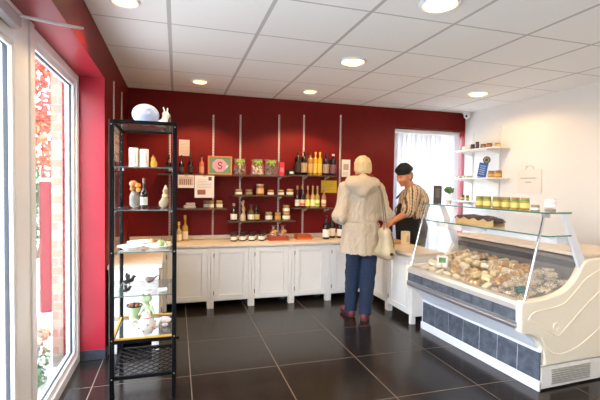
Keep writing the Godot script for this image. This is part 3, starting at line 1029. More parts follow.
func _display_tower() -> void:
	var t := thing("display_tower", "tall narrow black metal display tower with glass shelves of ornaments", "display stand", Vector3((TX0 + TX1) * 0.5, 0, (TZ0 + TZ1) * 0.5))
	var hw := (TX1 - TX0) * 0.5
	var hd := (TZ1 - TZ0) * 0.5
	var bm: Material = mats["black metal"]
	var H := 1.72
	for sx in [-1.0, 1.0]:
		for sz in [-1.0, 1.0]:
			var p := part(t, "post", MB.new().span(Vector3(sx * hw - 0.013, 0.012, sz * hd - 0.013), Vector3(sx * hw + 0.013, H, sz * hd + 0.013), 0.003), bm)
			part(p, "foot", MB.new().lathe([Vector2(0.017, 0.0), Vector2(0.017, 0.008), Vector2(0.01, 0.014)], 12, Vector3(sx * hw, 0, sz * hd)), bm)
			for y in [0.165, 0.40, 0.928, 1.69]:
				if sz > 0:
					part(p, "screw", MB.new().ellip(Vector3(sx * hw, y, hd + 0.013), Vector3(0.004, 0.004, 0.002), 8, 5), mats["brushed aluminium"])
	for y in [H - 0.011, 0.165, 0.385]:
		var h := 0.022
		for sz in [-1.0, 1.0]:
			part(t, "rail", MB.new().span(Vector3(-hw + 0.013, y - h * 0.5, sz * hd - 0.009), Vector3(hw - 0.013, y + h * 0.5, sz * hd + 0.009), 0.002), bm)
		for sx in [-1.0, 1.0]:
			part(t, "rail", MB.new().span(Vector3(sx * hw - 0.009, y - h * 0.5, -hd + 0.013), Vector3(sx * hw + 0.009, y + h * 0.5, hd - 0.013), 0.002), bm)
	var g: Material = mats["shelf glass"]
	for k in 5:
		var y: float = TSHELF[k]
		var s := part(t, "glass_shelf", MB.new().span(Vector3(-hw + 0.014, y - 0.006, -hd + 0.012), Vector3(hw - 0.014, y, hd - 0.012)), g)
		if k < 4:
			part(s, "polished_edge", MB.new().span(Vector3(-hw + 0.014, y - 0.0062, hd - 0.012), Vector3(hw - 0.014, y + 0.0002, hd - 0.0105)), mat("tower glass edge", rgb(96, 116, 112), 0.3))
			for sx in [-1.0, 1.0]:
				for sz in [-1.0, 1.0]:
					part(s, "shelf_clip", MB.new().box(Vector3(sx * (hw - 0.016), y - 0.011, sz * (hd - 0.03)), Vector3(0.012, 0.009, 0.014), 0.002), mats["brushed aluminium"])
		else:
			var wood := mat("yellow edge wood", rgb(196, 148, 60), 0.5)
			part(s, "wooden_edge", MB.new().span(Vector3(-hw + 0.013, y - 0.004, hd - 0.012), Vector3(hw - 0.013, y + 0.006, hd + 0.006), 0.002), wood, "yellow wooden edge strip")
			part(s, "wooden_edge", MB.new().span(Vector3(-hw + 0.013, y - 0.004, -hd - 0.004), Vector3(hw - 0.013, y + 0.006, -hd + 0.012), 0.002), wood, "yellow wooden edge strip")
			for sx in [-1.0, 1.0]:
				part(s, "wooden_edge", MB.new().span(Vector3(sx * hw - 0.008, y - 0.004, -hd + 0.013), Vector3(sx * hw + 0.008, y + 0.006, hd - 0.013), 0.002), wood, "yellow wooden edge strip")
	# top: thin board with warm edge
	part(t, "top_glass", MB.new().span(Vector3(-hw + 0.012, H - 0.012, -hd + 0.012), Vector3(hw - 0.012, H - 0.004, hd - 0.012)), g)
	# panes
	for sx in [-1.0, 1.0]:
		part(t, "side_pane", MB.new().span(Vector3(sx * hw - 0.002, 0.41, -hd + 0.014), Vector3(sx * hw + 0.002, H - 0.024, hd - 0.014)), mats["case glass"])
	# diagonal wire floor
	var y := 0.172
	for dirn in [-1.0, 1.0]:
		for k in range(-7, 8):
			var c := k * 0.062
			var pts := []
			# line x = c + dirn * z clipped to the frame
			var za := clampf((-hw - c) / dirn, -hd, hd)
			var zb := clampf((hw - c) / dirn, -hd, hd)
			if absf(za - zb) < 0.02:
				continue
			for z in [za, zb]:
				pts.append(Vector3(clampf(c + dirn * z, -hw, hw), y + 0.003 * dirn, z))
			part(t, "wire", MB.new().tube(pts, 0.003, 6), bm)
	var kn := px(182, 332, TX1 + 0.025)
	part(t, "side_knob", MB.new().tube([Vector3(hw + 0.012, 0.36, hd - 0.06), Vector3(hw + 0.03, 0.36, hd - 0.06)], [0.006, 0.012], 10), bm)


# ---------------------------------------------------------------- shelving on the red wall
func standard(x: float, y0: float, y1: float, label: String) -> void:
	var t := thing("shelf_standard", label, "shelf rail", Vector3(x, y0, ZB + 0.001), 0.0, "slotted shelf rails on the red wall")
	_standard_parts(t, y1 - y0)

func _standard_parts(t: Node3D, h: float, plain := false) -> void:
	var wm := mat("rail white", rgb(222, 215, 206), 0.45)
	if plain:
		wm = mat("shelf white")
	part(t, "rail", MB.new().span(Vector3(-0.009, 0, 0), Vector3(0.009, h, 0.011), 0.0015), wm)
	var b := MB.new()
	var k := 0
	while 0.02 + k * 0.032 < h - 0.02:
		b.box(Vector3(0, 0.02 + k * 0.032, 0.0112), Vector3(0.007, 0.02, 0.001))
		k += 1
	part(t, "slots", b, mat("slot pale", rgb(176, 172, 166), 0.8) if plain else mat("slot dark", rgb(70, 50, 48), 0.8)).set_meta("kind", "stuff")

func wall_shelf(label: String, x0: float, x1: float, y: float, rails: Array) -> void:
	var t := thing("wall_shelf", label, "shelf", Vector3((x0 + x1) * 0.5, y - 0.014, ZB))
	var w := (x1 - x0) * 0.5
	part(t, "board", MB.new().span(Vector3(-w, 0, 0.018), Vector3(w, 0.014, 0.205), 0.002), mats["shelf wood"])
	for x in rails:
		var q: float = x - (x0 + x1) * 0.5
		part(t, "bracket", MB.new().prism(PackedVector2Array([Vector2(0.012, -0.042), Vector2(0.012, 0.0), Vector2(0.17, 0.0), Vector2(0.17, -0.008)]), -0.003, 0.003), mat("rail white")).transform = Transform3D(Basis(Vector3.UP, -PI / 2), Vector3(q, 0, 0))

func _wall_shelving() -> void:
	for e in [[-0.073, 2.12, "white slotted shelf rail on the red wall behind the glass tower"], [0.411, 2.15, "white slotted rail behind the framed picture"], [0.727, 2.17, "white slotted rail behind the ribboned gift bags' left end"], [1.199, 2.20, "white slotted rail behind the small red box"], [1.516, 2.22, "white slotted rail behind the dark shelved bottles"], [2.006, 2.25, "white slotted rail beside the customer's head"]]:
		standard(e[0], TOP + 0.046, e[1], e[2])
	wall_shelf("dark upper shelf carrying the framed picture and two bottles", -0.20, 0.608, 1.452, [-0.073, 0.411])
	wall_shelf("dark lower shelf under the pinned paper sheets", -0.20, 0.555, 1.066, [-0.073, 0.411])
	wall_shelf("dark upper shelf carrying the ribboned gift bags", 0.614, 1.282, 1.456, [0.727, 1.199])
	wall_shelf("dark middle shelf carrying a row of small jars", 0.62, 1.345, 1.220, [0.727, 1.199])
	wall_shelf("dark bottom shelf with small bottles and a twisted figure", 0.572, 1.372, 0.920, [0.727, 1.199])
	wall_shelf("dark upper shelf crowded with tall dark and golden bottles", 1.288, 1.885, 1.470, [1.516, 1.80])
	wall_shelf("dark lower shelf with six labelled bottles", 1.347, 1.862, 1.073, [1.516, 1.80])
	# slotted rails and a printed card on the left wall
	for e in [[-3.813, 2.20, "white slotted rail on the left red wall, close to the window jamb"], [-4.337, 2.22, "white slotted rail on the left red wall, towards the back corner"]]:
		var t := thing("shelf_standard", e[2], "shelf rail", Vector3(XL + 0.001, TOP + 0.01, e[0]), PI / 2, "slotted shelf rails on the left wall")
		_standard_parts(t, e[1] - TOP - 0.01)


func _right_shelving() -> void:
	var wp := mat("shelf white", rgb(236, 234, 228), 0.4)
	for z in [-4.739, -4.247]:
		var t := thing("shelf_standard", "thin white shelf rail on the white wall, nearer the " + ("red-sided window" if z < -4.5 else "bag-shaped notice"), "shelf rail", Vector3(XR - 0.001, 1.05, z), -PI / 2, "shelf rails on the white wall")
		_standard_parts(t, 1.06, true)
	for e in [[1.85, "top white shelf on the white wall with small dark items"], [1.478, "middle white shelf on the white wall with the blue sign"], [1.175, "lowest white shelf on the white wall, behind the green-tied jars"]]:
		var t := thing("white_wall_shelf", e[1], "shelf", Vector3(XR, e[0] - 0.016, -4.43))
		part(t, "board", MB.new().span(Vector3(-0.245, 0, -0.37), Vector3(-0.016, 0.016, 0.36), 0.003), wp)
		for z in [-4.739, -4.247]:
			part(t, "bracket", MB.new().prism(PackedVector2Array([Vector2(-0.012, -0.06), Vector2(-0.012, 0.0), Vector2(-0.21, 0.0), Vector2(-0.21, -0.01)]), -0.004, 0.004), wp).position = Vector3(0, 0, z + 4.43)


# ---------------------------------------------------------------- people
# a head with its face towards local -z, the middle of the skull at the origin
func head_into(b: MB, at: Transform3D) -> void:
	var s := Soft.new(Vector3(-0.11, -0.19, -0.135), Vector3(0.11, 0.135, 0.125), 0.0062)
	s.ell(Vector3(0, 0.022, 0.012), Vector3(0.075, 0.096, 0.094), 0.02)
	s.bone(Vector3(0, -0.035, -0.04), Vector3(0, -0.088, -0.058), 0.052, 0.028, 0.03)
	s.bone(Vector3(-0.035, -0.03, -0.055), Vector3(0.035, -0.03, -0.055), 0.03, 0.03, 0.03)
	s.bone(Vector3(0, -0.06, 0.022), Vector3(0, -0.185, 0.05), 0.05, 0.056, 0.03)
	s.bone(Vector3(0, 0.012, -0.086), Vector3(0, -0.032, -0.106), 0.009, 0.013, 0.014)
	s.ell(Vector3(0, -0.034, -0.096), Vector3(0.019, 0.009, 0.012), 0.01)
	for x in [-1.0, 1.0]:
		s.ell(Vector3(x * 0.032, 0.008, -0.094), Vector3(0.017, 0.011, 0.014), 0.012, Basis(), true)
		s.ell(Vector3(x * 0.032, 0.008, -0.074), Vector3(0.013, 0.012, 0.012), 0.006)
		s.bone(Vector3(x * 0.018, 0.028, -0.086), Vector3(x * 0.05, 0.026, -0.072), 0.008, 0.007, 0.012)
		s.ell(Vector3(x * 0.078, -0.008, 0.012), Vector3(0.012, 0.032, 0.019), 0.008, Basis(Vector3.UP, x * 0.4))
	s.ell(Vector3(0, -0.060, -0.089), Vector3(0.023, 0.006, 0.009), 0.006)
	s.ell(Vector3(0, -0.072, -0.086), Vector3(0.02, 0.007, 0.009), 0.006)
	var keep := b.t
	b.t = at
	s.into(b)
	b.t = keep

# a hand with the wrist at the origin, fingers along -z, palm facing -y, thumb on the side given
func hand_into(b: MB, at: Transform3D, side: float, curl: float) -> void:
	var s := Soft.new(Vector3(-0.09, -0.10, -0.20), Vector3(0.09, 0.04, 0.05), 0.0048)
	s.bone(Vector3(0, 0, 0.03), Vector3(0, 0, -0.03), 0.026, 0.03, 0.02, Vector3(1, 1.35, 1))
	s.bone(Vector3(-0.018, 0, -0.035), Vector3(-0.02, 0, -0.075), 0.02, 0.018, 0.015, Vector3(1, 1.3, 1))
	s.bone(Vector3(0.018, 0, -0.035), Vector3(0.02, 0, -0.075), 0.02, 0.018, 0.015, Vector3(1, 1.3, 1))
	for k in 4:
		var x := (-0.031 + 0.0205 * k)
		var l: float = [0.068, 0.08, 0.084, 0.074][k] if side < 0.0 else [0.074, 0.084, 0.08, 0.068][k]
		if side > 0.0 and k == 0:
			l = 0.062
		if side < 0.0 and k == 3:
			l = 0.062
		var p0 := Vector3(x, 0.002, -0.078)
		var a := curl * 0.5
		for j in 3:
			var p1: Vector3 = p0 + Vector3(0, -sin(a), -cos(a)) * l * [0.45, 0.31, 0.24][j]
			s.bone(p0, p1, 0.0092 - 0.0008 * j, 0.0084 - 0.0008 * j, 0.004)
			p0 = p1
			a += curl * 0.7
	var th := Vector3(side * 0.03, -0.004, -0.022)
	var t1 := Vector3(side * 0.055, -0.014, -0.055)
	var t2 := Vector3(side * 0.056, -0.026, -0.088)
	s.bone(th, t1, 0.015, 0.0105, 0.01)
	s.bone(t1, t2, 0.0105, 0.008, 0.004)
	var keep := b.t
	b.t = at
	s.into(b)
	b.t = keep

func facing(at: Vector3, dir: Vector3, up := Vector3.UP) -> Transform3D:
	return Transform3D(Basis.looking_at(dir.normalized(), up), at)

func _woman() -> void:
	var t := thing("person", "person in a cream hooded parka and blue jeans seen from behind, cream shoulder bag", "person", Vector3(1.80, 0, -3.82))
	var skin := mat("skin light", rgb(206, 158, 130), 0.55)
	skin.subsurf_scatter_enabled = true
	skin.subsurf_scatter_strength = 0.1
	var hipL := Vector3(-0.055, 0.84, 0)
	var hipR := Vector3(0.098, 0.84, 0.01)
	var kneL := Vector3(-0.062, 0.47, -0.035)
	var kneR := Vector3(0.078, 0.47, 0.035)
	var ankL := Vector3(-0.068, 0.085, -0.065)
	var ankR := Vector3(0.022, 0.085, 0.085)
	var shL := Vector3(-0.175, 1.315, 0)
	var shR := Vector3(0.185, 1.315, 0)
	var elL := Vector3(-0.245, 1.04, 0.03)
	var elR := Vector3(0.262, 1.06, 0.03)
	var wrL := Vector3(-0.15, 1.0, -0.22)
	var wrR := Vector3(0.13, 1.02, -0.22)
	var headc := Vector3(0.012, 1.528, -0.01)
	# body
	var b := MB.new()
	var s := Soft.new(Vector3(-0.36, -0.02, -0.32), Vector3(0.36, 1.48, 0.24), 0.014)
	for e in [[hipL, kneL, 0.078, 0.054], [kneL, ankL, 0.052, 0.038], [hipR, kneR, 0.078, 0.054], [kneR, ankR, 0.052, 0.038], [shL, elL, 0.05, 0.04], [elL, wrL, 0.04, 0.028], [shR, elR, 0.05, 0.04], [elR, wrR, 0.04, 0.028]]:
		s.bone(e[0], e[1], e[2], e[3], 0.03)
	s.bone(Vector3(0, 0.86, 0), Vector3(0, 1.0, 0), 0.15, 0.13, 0.05, Vector3(1, 1, 1.3))
	s.bone(Vector3(0, 1.0, 0), Vector3(0, 1.25, 0), 0.13, 0.15, 0.05, Vector3(1, 1, 1.4))
	s.bone(shL, shR, 0.055, 0.055, 0.04)
	s.bone(Vector3(0, 1.3, 0.01), Vector3(0.01, 1.44, 0.01), 0.06, 0.05, 0.03)
	s.bone(ankL + Vector3(0, -0.04, 0.02), ankL + Vector3(-0.01, -0.05, -0.13), 0.035, 0.028, 0.02)
	s.bone(ankR + Vector3(0, -0.04, 0.02), ankR + Vector3(0.06, -0.05, -0.12), 0.035, 0.028, 0.02)
	s.into(b)
	head_into(b, facing(headc, Vector3(0.25, -0.12, -1)))
	hand_into(b, facing(wrL, Vector3(0.45, -0.15, -1)), 1.0, 0.6)
	hand_into(b, facing(wrR, Vector3(-0.3, -0.15, -1)), -1.0, 0.6)
	part(t, "body", b, skin)
	# hair: short and pale, over skull and nape
	s = Soft.new(Vector3(-0.12, -0.13, -0.13), Vector3(0.12, 0.14, 0.14), 0.007)
	s.ell(Vector3(0, 0.026, 0.014), Vector3(0.086, 0.103, 0.103), 0.02)
	s.ell(Vector3(0, -0.03, 0.04), Vector3(0.078, 0.06, 0.06), 0.03)
	s.cut(Vector3(0, -0.01, -0.05), Vector3(0, -0.75, -0.66))
	var hn := FastNoiseLite.new()
	hn.frequency = 22.0
	hn.seed = 5
	b = MB.new()
	b.t = facing(headc, Vector3(0.25, -0.12, -1))
	s.into(b, null, func(p): return hn.get_noise_3d(p.x * 2.4, p.y * 0.6, p.z * 2.4) * 0.009)
	var hm := mat("hair blond grey", Color.WHITE, 0.6)
	tri_tex(hm, noise_tex(0.09, rgb(164, 138, 94), rgb(232, 213, 170), 256, 41), 9.0)
	part(t, "hair", b, hm, "short pale blond grey hair")
	# jeans
	b = MB.new()
	s = Soft.new(Vector3(-0.30, 0.02, -0.22), Vector3(0.30, 0.96, 0.24), 0.0115)
	for e in [[hipL, kneL, 0.096, 0.074], [kneL, ankL + Vector3(0, -0.03, 0), 0.074, 0.064], [hipR, kneR, 0.096, 0.076], [kneR, ankR + Vector3(0, -0.03, 0), 0.076, 0.066]]:
		s.bone(e[0], e[1], e[2], e[3], 0.02)
	s.bone(Vector3(-0.06, 0.90, 0), Vector3(0.07, 0.90, 0), 0.115, 0.115, 0.04)
	s.cut(Vector3(0, 0.055, 0), Vector3(0, -1, 0))
	var cn := FastNoiseLite.new()
	cn.frequency = 5.0
	cn.seed = 9
	s.into(b, null, func(p): return cn.get_noise_3d(p.x, p.y * 2.6, p.z) * 0.009)
	var jm := mat("denim", Color.WHITE, 0.85)
	tri_tex(jm, noise_tex(0.05, rgb(15, 28, 50), rgb(30, 50, 80), 256, 42, 5), 3.0, false)
	part(t, "jeans", b, jm, "blue denim jeans")
	# shoes
	for e in [[ankL, Vector3(-0.06, 0, -1)], [ankR, Vector3(0.55, 0, -1)]]:
		b = MB.new()
		s = Soft.new(Vector3(-0.07, -0.01, -0.24), Vector3(0.07, 0.13, 0.09), 0.008)
		s.bone(Vector3(0, 0.035, 0.03), Vector3(0, 0.03, -0.15), 0.044, 0.04, 0.03)
		s.bone(Vector3(0, 0.07, 0.01), Vector3(0, 0.05, -0.06), 0.042, 0.036, 0.03)
		s.cut(Vector3(0, 0.004, 0), Vector3(0, -1, 0))
		b.t = facing(Vector3(e[0].x, 0, e[0].z), e[1])
		s.into(b)
		var sh := part(t, "shoe", b, mat("shoe leather", rgb(92, 26, 30), 0.45), "dark red leather shoe")
		var so := MB.new()
		so.t = b.t
		so.lathe([Vector2(0.0, 0.0), Vector2(0.047, 0.0), Vector2(0.047, 0.012), Vector2(0.04, 0.014)], 20, Vector3(0, 0, -0.06), 1.0, 2.75)
		part(sh, "sole", so, mats["black matte"])
	# coat
	b = MB.new()
	s = Soft.new(Vector3(-0.40, 0.60, -0.36), Vector3(0.42, 1.52, 0.30), 0.009)
	s.bone(Vector3(0.005, 0.60, 0.0), Vector3(0.0, 0.94, 0.0), 0.228, 0.188, 0.05, Vector3(1, 1, 1.32))
	s.bone(Vector3(0, 0.94, 0), Vector3(0, 1.22, 0.005), 0.186, 0.196, 0.05, Vector3(1, 1, 1.36))
	s.bone(Vector3(-0.14, 1.31, 0.005), Vector3(0.15, 1.31, 0.005), 0.088, 0.088, 0.05)
	s.bone(Vector3(0.0, 1.36, 0.01), Vector3(0.01, 1.42, 0.0), 0.11, 0.085, 0.05)
	for e in [[shL, elL, 0.076, 0.066], [elL, wrL, 0.066, 0.05], [shR, elR, 0.078, 0.068], [elR, wrR, 0.068, 0.05]]:
		s.bone(e[0], e[1], e[2], e[3], 0.03)
	s.cut(Vector3(0, 0.662, 0), Vector3(-0.03, -1, 0))
	var fn := FastNoiseLite.new()
	fn.frequency = 4.5
	fn.seed = 4
	fn.fractal_octaves = 3
	var creases := func(p: Vector3) -> float:
		var d := fn.get_noise_3d(p.x * 1.6, p.y * 0.75 + p.x * 0.4, p.z * 1.3) * 0.02 + absf(fn.get_noise_3d(p.x * 2.2 + 7.0, p.y * 1.3 - p.x * 1.2, p.z * 2.2)) * -0.016
		d -= 0.011 * exp(-pow((p.y - 0.985 - p.x * 0.03) / 0.012, 2.0)) * (1.0 if absf(p.x) < 0.2 else 0.0)
		d -= 0.006 * exp(-pow(p.x / 0.005, 2.0)) * (1.0 if p.z > 0.0 else 0.0)
		return d
	s.into(b, null, creases)
	var cm := mat("parka cotton", Color.WHITE, 0.8)
	tri_tex(cm, noise_tex(0.06, rgb(178, 162, 140), rgb(192, 176, 154), 256, 43), 3.0, false)
	cm.rim_enabled = true
	cm.rim = 0.3
	var coat := part(t, "coat", b, cm, "cream cotton parka")
	# hood lying on the back, open towards the neck
	b = MB.new()
	s = Soft.new(Vector3(-0.27, 1.20, -0.12), Vector3(0.22, 1.54, 0.30), 0.0105)
	s.ell(Vector3(-0.03, 1.362, 0.125), Vector3(0.172, 0.085, 0.092), 0.03, Basis(Vector3.RIGHT, -0.45))
	s.ell(Vector3(-0.04, 1.345, 0.14), Vector3(0.105, 0.06, 0.06), 0.04)
	s.bone(Vector3(-0.16, 1.38, 0.06), Vector3(-0.07, 1.29, 0.165), 0.045, 0.035, 0.05)
	s.bone(Vector3(0.11, 1.39, 0.07), Vector3(-0.05, 1.285, 0.168), 0.04, 0.035, 0.05)
	s.bone(Vector3(-0.125, 1.40, 0.03), Vector3(-0.02, 1.435, 0.075), 0.04, 0.034, 0.03)
	s.bone(Vector3(-0.02, 1.435, 0.075), Vector3(0.11, 1.40, 0.03), 0.034, 0.04, 0.03)
	s.bone(Vector3(0.11, 1.40, 0.03), Vector3(0.14, 1.33, -0.06), 0.04, 0.03, 0.03)
	s.bone(Vector3(-0.125, 1.40, 0.03), Vector3(-0.14, 1.33, -0.06), 0.04, 0.03, 0.03)
	s.into(b, null, func(p): return fn.get_noise_3d(p.x * 1.4 + 3.0, p.y * 2.4, p.z) * 0.012)
	part(coat, "hood", b, cm, "cream hood hanging on the back")
	part(coat, "collar_lining", MB.new().tube([Vector3(-0.115, 1.435, 0.0), Vector3(-0.075, 1.458, 0.065), Vector3(0.01, 1.468, 0.095), Vector3(0.09, 1.452, 0.065), Vector3(0.125, 1.425, 0.0)], 0.011, 8), mat("lining red", rgb(140, 56, 48), 0.8), "muted red collar lining")
	# handbag
	var g := thing("shoulder_bag", "cream leather shoulder bag hanging at the hooded parka's right side", "bag", Vector3(1.965, 0.648, -3.61))
	var bm := mat("bag leather", rgb(184, 168, 138), 0.5)
	b = MB.new()
	s = Soft.new(Vector3(-0.11, -0.03, -0.14), Vector3(0.13, 0.34, 0.12), 0.009)
	s.bone(Vector3(0.0, 0.05, -0.07), Vector3(0.01, 0.05, 0.06), 0.055, 0.055, 0.05)
	s.bone(Vector3(0.0, 0.05, -0.06), Vector3(0.0, 0.26, -0.03), 0.055, 0.034, 0.05)
	s.bone(Vector3(0.01, 0.05, 0.05), Vector3(0.0, 0.26, 0.03), 0.055, 0.034, 0.05)
	s.bone(Vector3(-0.01, 0.245, -0.05), Vector3(-0.01, 0.245, 0.04), 0.03, 0.03, 0.05)
	s.into(b, null, func(p): return fn.get_noise_3d(p.x * 3.0, p.y * 1.6, p.z * 3.0) * 0.003)
	part(g, "pouch", b, bm)
	part(g, "piping", MB.new().tube([Vector3(0.035, 0.27, 0.05), Vector3(0.062, 0.15, 0.062), Vector3(0.066, 0.05, 0.07), Vector3(0.03, 0.0, 0.075)], 0.005, 6), mat("bag piping", rgb(92, 78, 62), 0.5))
	for o in [-0.02, 0.02]:
		part(g, "strap", MB.new().tube([Vector3(-0.012 + o, 0.26, 0.04), Vector3(-0.035 + o * 0.5, 0.46, 0.035), Vector3(-0.055 + o * 0.3, 0.64, 0.015), Vector3(-0.06 + o * 0.3, 0.735, -0.06), Vector3(-0.06, 0.72, -0.16), Vector3(-0.045, 0.5, -0.235), Vector3(-0.02, 0.26, -0.05)], 0.0065, 6), mat("bag strap", rgb(120, 104, 84), 0.5))


func _clerk() -> void:
	var base := Vector3(2.83, 0, -4.50)
	var t := thing("person", "person in a black beret, striped shirt and black apron working behind the counter", "person", base)
	var skin := mat("skin tan", rgb(196, 138, 104), 0.5)
	skin.subsurf_scatter_enabled = true
	skin.subsurf_scatter_strength = 0.1
	var J := func(u: float, v: float, z: float) -> Vector3:
		return pz(u, v, z) - base
	var headc: Vector3 = J.call(404.5, 176.5, -4.49)
	var neck: Vector3 = J.call(411.5, 187.5, -4.50)
	var shN: Vector3 = J.call(413.5, 193.5, -4.33)
	var shF: Vector3 = J.call(412.0, 193.0, -4.67)
	var elN: Vector3 = J.call(408.0, 212.5, -4.26)
	var wrN: Vector3 = J.call(392.5, 221.5, -4.28)
	var elF: Vector3 = J.call(400.0, 212.0, -4.70)
	var wrF: Vector3 = J.call(393.0, 223.0, -4.50)
	var chest := Vector3(-0.02, 1.17, 0)
	var belly := Vector3(-0.015, 0.92, 0)
	var look := Vector3(-1.0, -0.30, 0.22)
	var b := MB.new()
	var s := Soft.new(Vector3(-0.50, -0.02, -0.32), Vector3(0.30, 1.46, 0.32), 0.015)
	for z in [-0.1, 0.1]:
		s.bone(Vector3(0.02, 0.86, z), Vector3(0.0, 0.47, z * 1.1), 0.09, 0.06, 0.03)
		s.bone(Vector3(0.0, 0.47, z * 1.1), Vector3(0.02, 0.09, z * 1.1), 0.058, 0.04, 0.03)
		s.bone(Vector3(0.03, 0.045, z * 1.1), Vector3(-0.14, 0.035, z * 1.15), 0.04, 0.03, 0.03)
	s.bone(Vector3(0, 0.88, 0), belly, 0.15, 0.15, 0.05, Vector3(1.15, 1, 1))
	s.bone(belly, chest, 0.15, 0.16, 0.05, Vector3(1.15, 1, 1))
	s.bone(shN, shF, 0.06, 0.06, 0.05)
	s.bone(Vector3(neck.x, 1.28, 0), neck.lerp(headc, 0.35), 0.065, 0.055, 0.03)
	s.bone(shN, elN, 0.055, 0.046, 0.03)
	s.bone(elN, wrN, 0.046, 0.030, 0.02)
	s.bone(shF, elF, 0.055, 0.046, 0.03)
	s.bone(elF, wrF, 0.046, 0.030, 0.02)
	s.into(b)
	head_into(b, facing(headc, look))
	hand_into(b, facing(wrN, Vector3(-1, -0.35, -0.1)), -1.0, 0.5)
	hand_into(b, facing(wrF, Vector3(-1, -0.25, 0.35)), 1.0, 0.5)
	part(t, "body", b, skin)
	# beret with band
	b = MB.new()
	b.t = facing(headc, look)
	s = Soft.new(Vector3(-0.14, 0.0, -0.15), Vector3(0.14, 0.17, 0.16), 0.008)
	s.ell(Vector3(0, 0.082, 0.012), Vector3(0.1, 0.052, 0.118), 0.02, Basis(Vector3.RIGHT, 0.1))
	s.bone(Vector3(0, 0.045, 0.012), Vector3(0, 0.075, 0.012), 0.09, 0.094, 0.02, Vector3(1.08, 1, 0.92))
	s.cut(Vector3(0, 0.035, 0), Vector3(0, -1, 0.15))
	s.into(b, null, func(p): return 0.004 * sin(p.x * 60.0) * cos(p.z * 50.0))
	var hat := part(t, "beret", b, mat("beret wool", rgb(16, 16, 19), 0.85), "black beret")
	var tip := MB.new()
	tip.t = facing(headc, look)
	tip.tube([Vector3(0, 0.14, 0.02), Vector3(0.0, 0.158, 0.024)], 0.004, 6)
	part(hat, "stalk", tip, mat("beret wool"))
	# grey hair at the sides
	b = MB.new()
	b.t = facing(headc, look)
	s = Soft.new(Vector3(-0.12, -0.11, -0.06), Vector3(0.12, 0.08, 0.14), 0.008)
	s.ell(Vector3(0, 0.0, 0.022), Vector3(0.084, 0.09, 0.098), 0.02)
	s.cut(Vector3(0, 0, 0.0), Vector3(0, -0.35, -0.94))
	s.cut(Vector3(0, 0.055, 0), Vector3(0, 1, 0))
	s.into(b)
	part(t, "hair", b, mat("hair brown grey", rgb(120, 96, 78), 0.7))
	# striped short-sleeved shirt
	b = MB.new()
	s = Soft.new(Vector3(-0.34, 0.88, -0.38), Vector3(0.30, 1.46, 0.38), 0.0095)
	s.bone(belly, chest + Vector3(0.02, 0, 0), 0.182, 0.196, 0.05, Vector3(1.12, 1, 1))
	s.bone(chest + Vector3(0.04, 0.0, 0), neck + Vector3(0.03, -0.03, 0), 0.17, 0.07, 0.06, Vector3(1.1, 1, 1))
	s.bone(shN, shF, 0.082, 0.082, 0.05)
	s.bone(shN, shN.lerp(elN, 0.92), 0.086, 0.082, 0.03)
	s.bone(shF, shF.lerp(elF, 0.92), 0.086, 0.082, 0.03)
	s.cut(Vector3(0, 0.965, 0), Vector3(0.1, -1, 0))
	var sn := FastNoiseLite.new()
	sn.frequency = 5.0
	sn.seed = 14
	var light := rgb(206, 186, 158).srgb_to_linear()
	var mid := rgb(150, 124, 100).srgb_to_linear()
	var dark := rgb(84, 66, 56).srgb_to_linear()
	var stripes := func(p: Vector3) -> Color:
		var w := 0.0
		if p.z > 0.19:
			w = (p.x - shN.x + (shN.y - p.y) * 0.25) * 19.0 + 0.3
		else:
			w = atan2(p.z, p.x + 0.02) * 3.8 + sn.get_noise_3d(p.x, p.y, p.z) * 0.15
		w = fposmod(w, 1.0)
		return dark if w < 0.3 else (light if w < 0.6 else (mid if w < 0.76 else light))
	s.into(b, stripes, func(p): return sn.get_noise_3d(p.x, p.y * 0.6, p.z) * 0.014)
	var shm := mat("striped cotton", Color.WHITE, 0.85)
	shm.vertex_color_use_as_albedo = true
	part(t, "shirt", b, shm, "beige short-sleeved shirt with brown stripes")
	# collar
	# trousers and shoes
	b = MB.new()
	s = Soft.new(Vector3(-0.26, 0.03, -0.26), Vector3(0.26, 1.02, 0.26), 0.014)
	for z in [-0.1, 0.1]:
		s.bone(Vector3(0.02, 0.84, z), Vector3(0.0, 0.47, z * 1.1), 0.11, 0.08, 0.03)
		s.bone(Vector3(0.0, 0.47, z * 1.1), Vector3(0.02, 0.06, z * 1.1), 0.08, 0.07, 0.03)
	s.bone(Vector3(0.0, 0.88, 0), Vector3(-0.01, 0.96, 0), 0.172, 0.172, 0.04, Vector3(1.1, 1, 1))
	s.cut(Vector3(0, 0.06, 0), Vector3(0, -1, 0))
	s.into(b)
	part(t, "trousers", b, mat("trouser cloth", rgb(30, 29, 33), 0.85))
	for z in [-0.11, 0.11]:
		b = MB.new()
		s = Soft.new(Vector3(-0.07, -0.01, -0.24), Vector3(0.07, 0.13, 0.09), 0.01)
		s.bone(Vector3(0, 0.035, 0.03), Vector3(0, 0.03, -0.16), 0.046, 0.042, 0.03)
		s.bone(Vector3(0, 0.07, 0.01), Vector3(0, 0.05, -0.06), 0.044, 0.036, 0.03)
		s.cut(Vector3(0, 0.003, 0), Vector3(0, -1, 0))
		b.t = facing(Vector3(0.02, 0, z), Vector3(-1, 0, z))
		s.into(b)
		part(t, "shoe", b, mats["black matte"])
	# black bib apron wrapped round the front
	b = MB.new()
	s = Soft.new(Vector3(-0.30, 0.36, -0.30), Vector3(0.28, 1.30, 0.30), 0.0105)
	s.bone(belly, chest + Vector3(0.01, 0.06, 0), 0.206, 0.19, 0.05, Vector3(1.12, 1, 1))
	s.bone(Vector3(-0.01, 0.45, 0), belly, 0.215, 0.208, 0.05, Vector3(1.15, 1, 1))
	s.cut(Vector3(0, 0.40, 0), Vector3(0, -1, 0))
	s.cut(Vector3(-0.115, 1.0, 0), Vector3(0.8, 0.36, 0))
	s.cut(Vector3(0, 1.215, 0), Vector3(0, 1, 0))
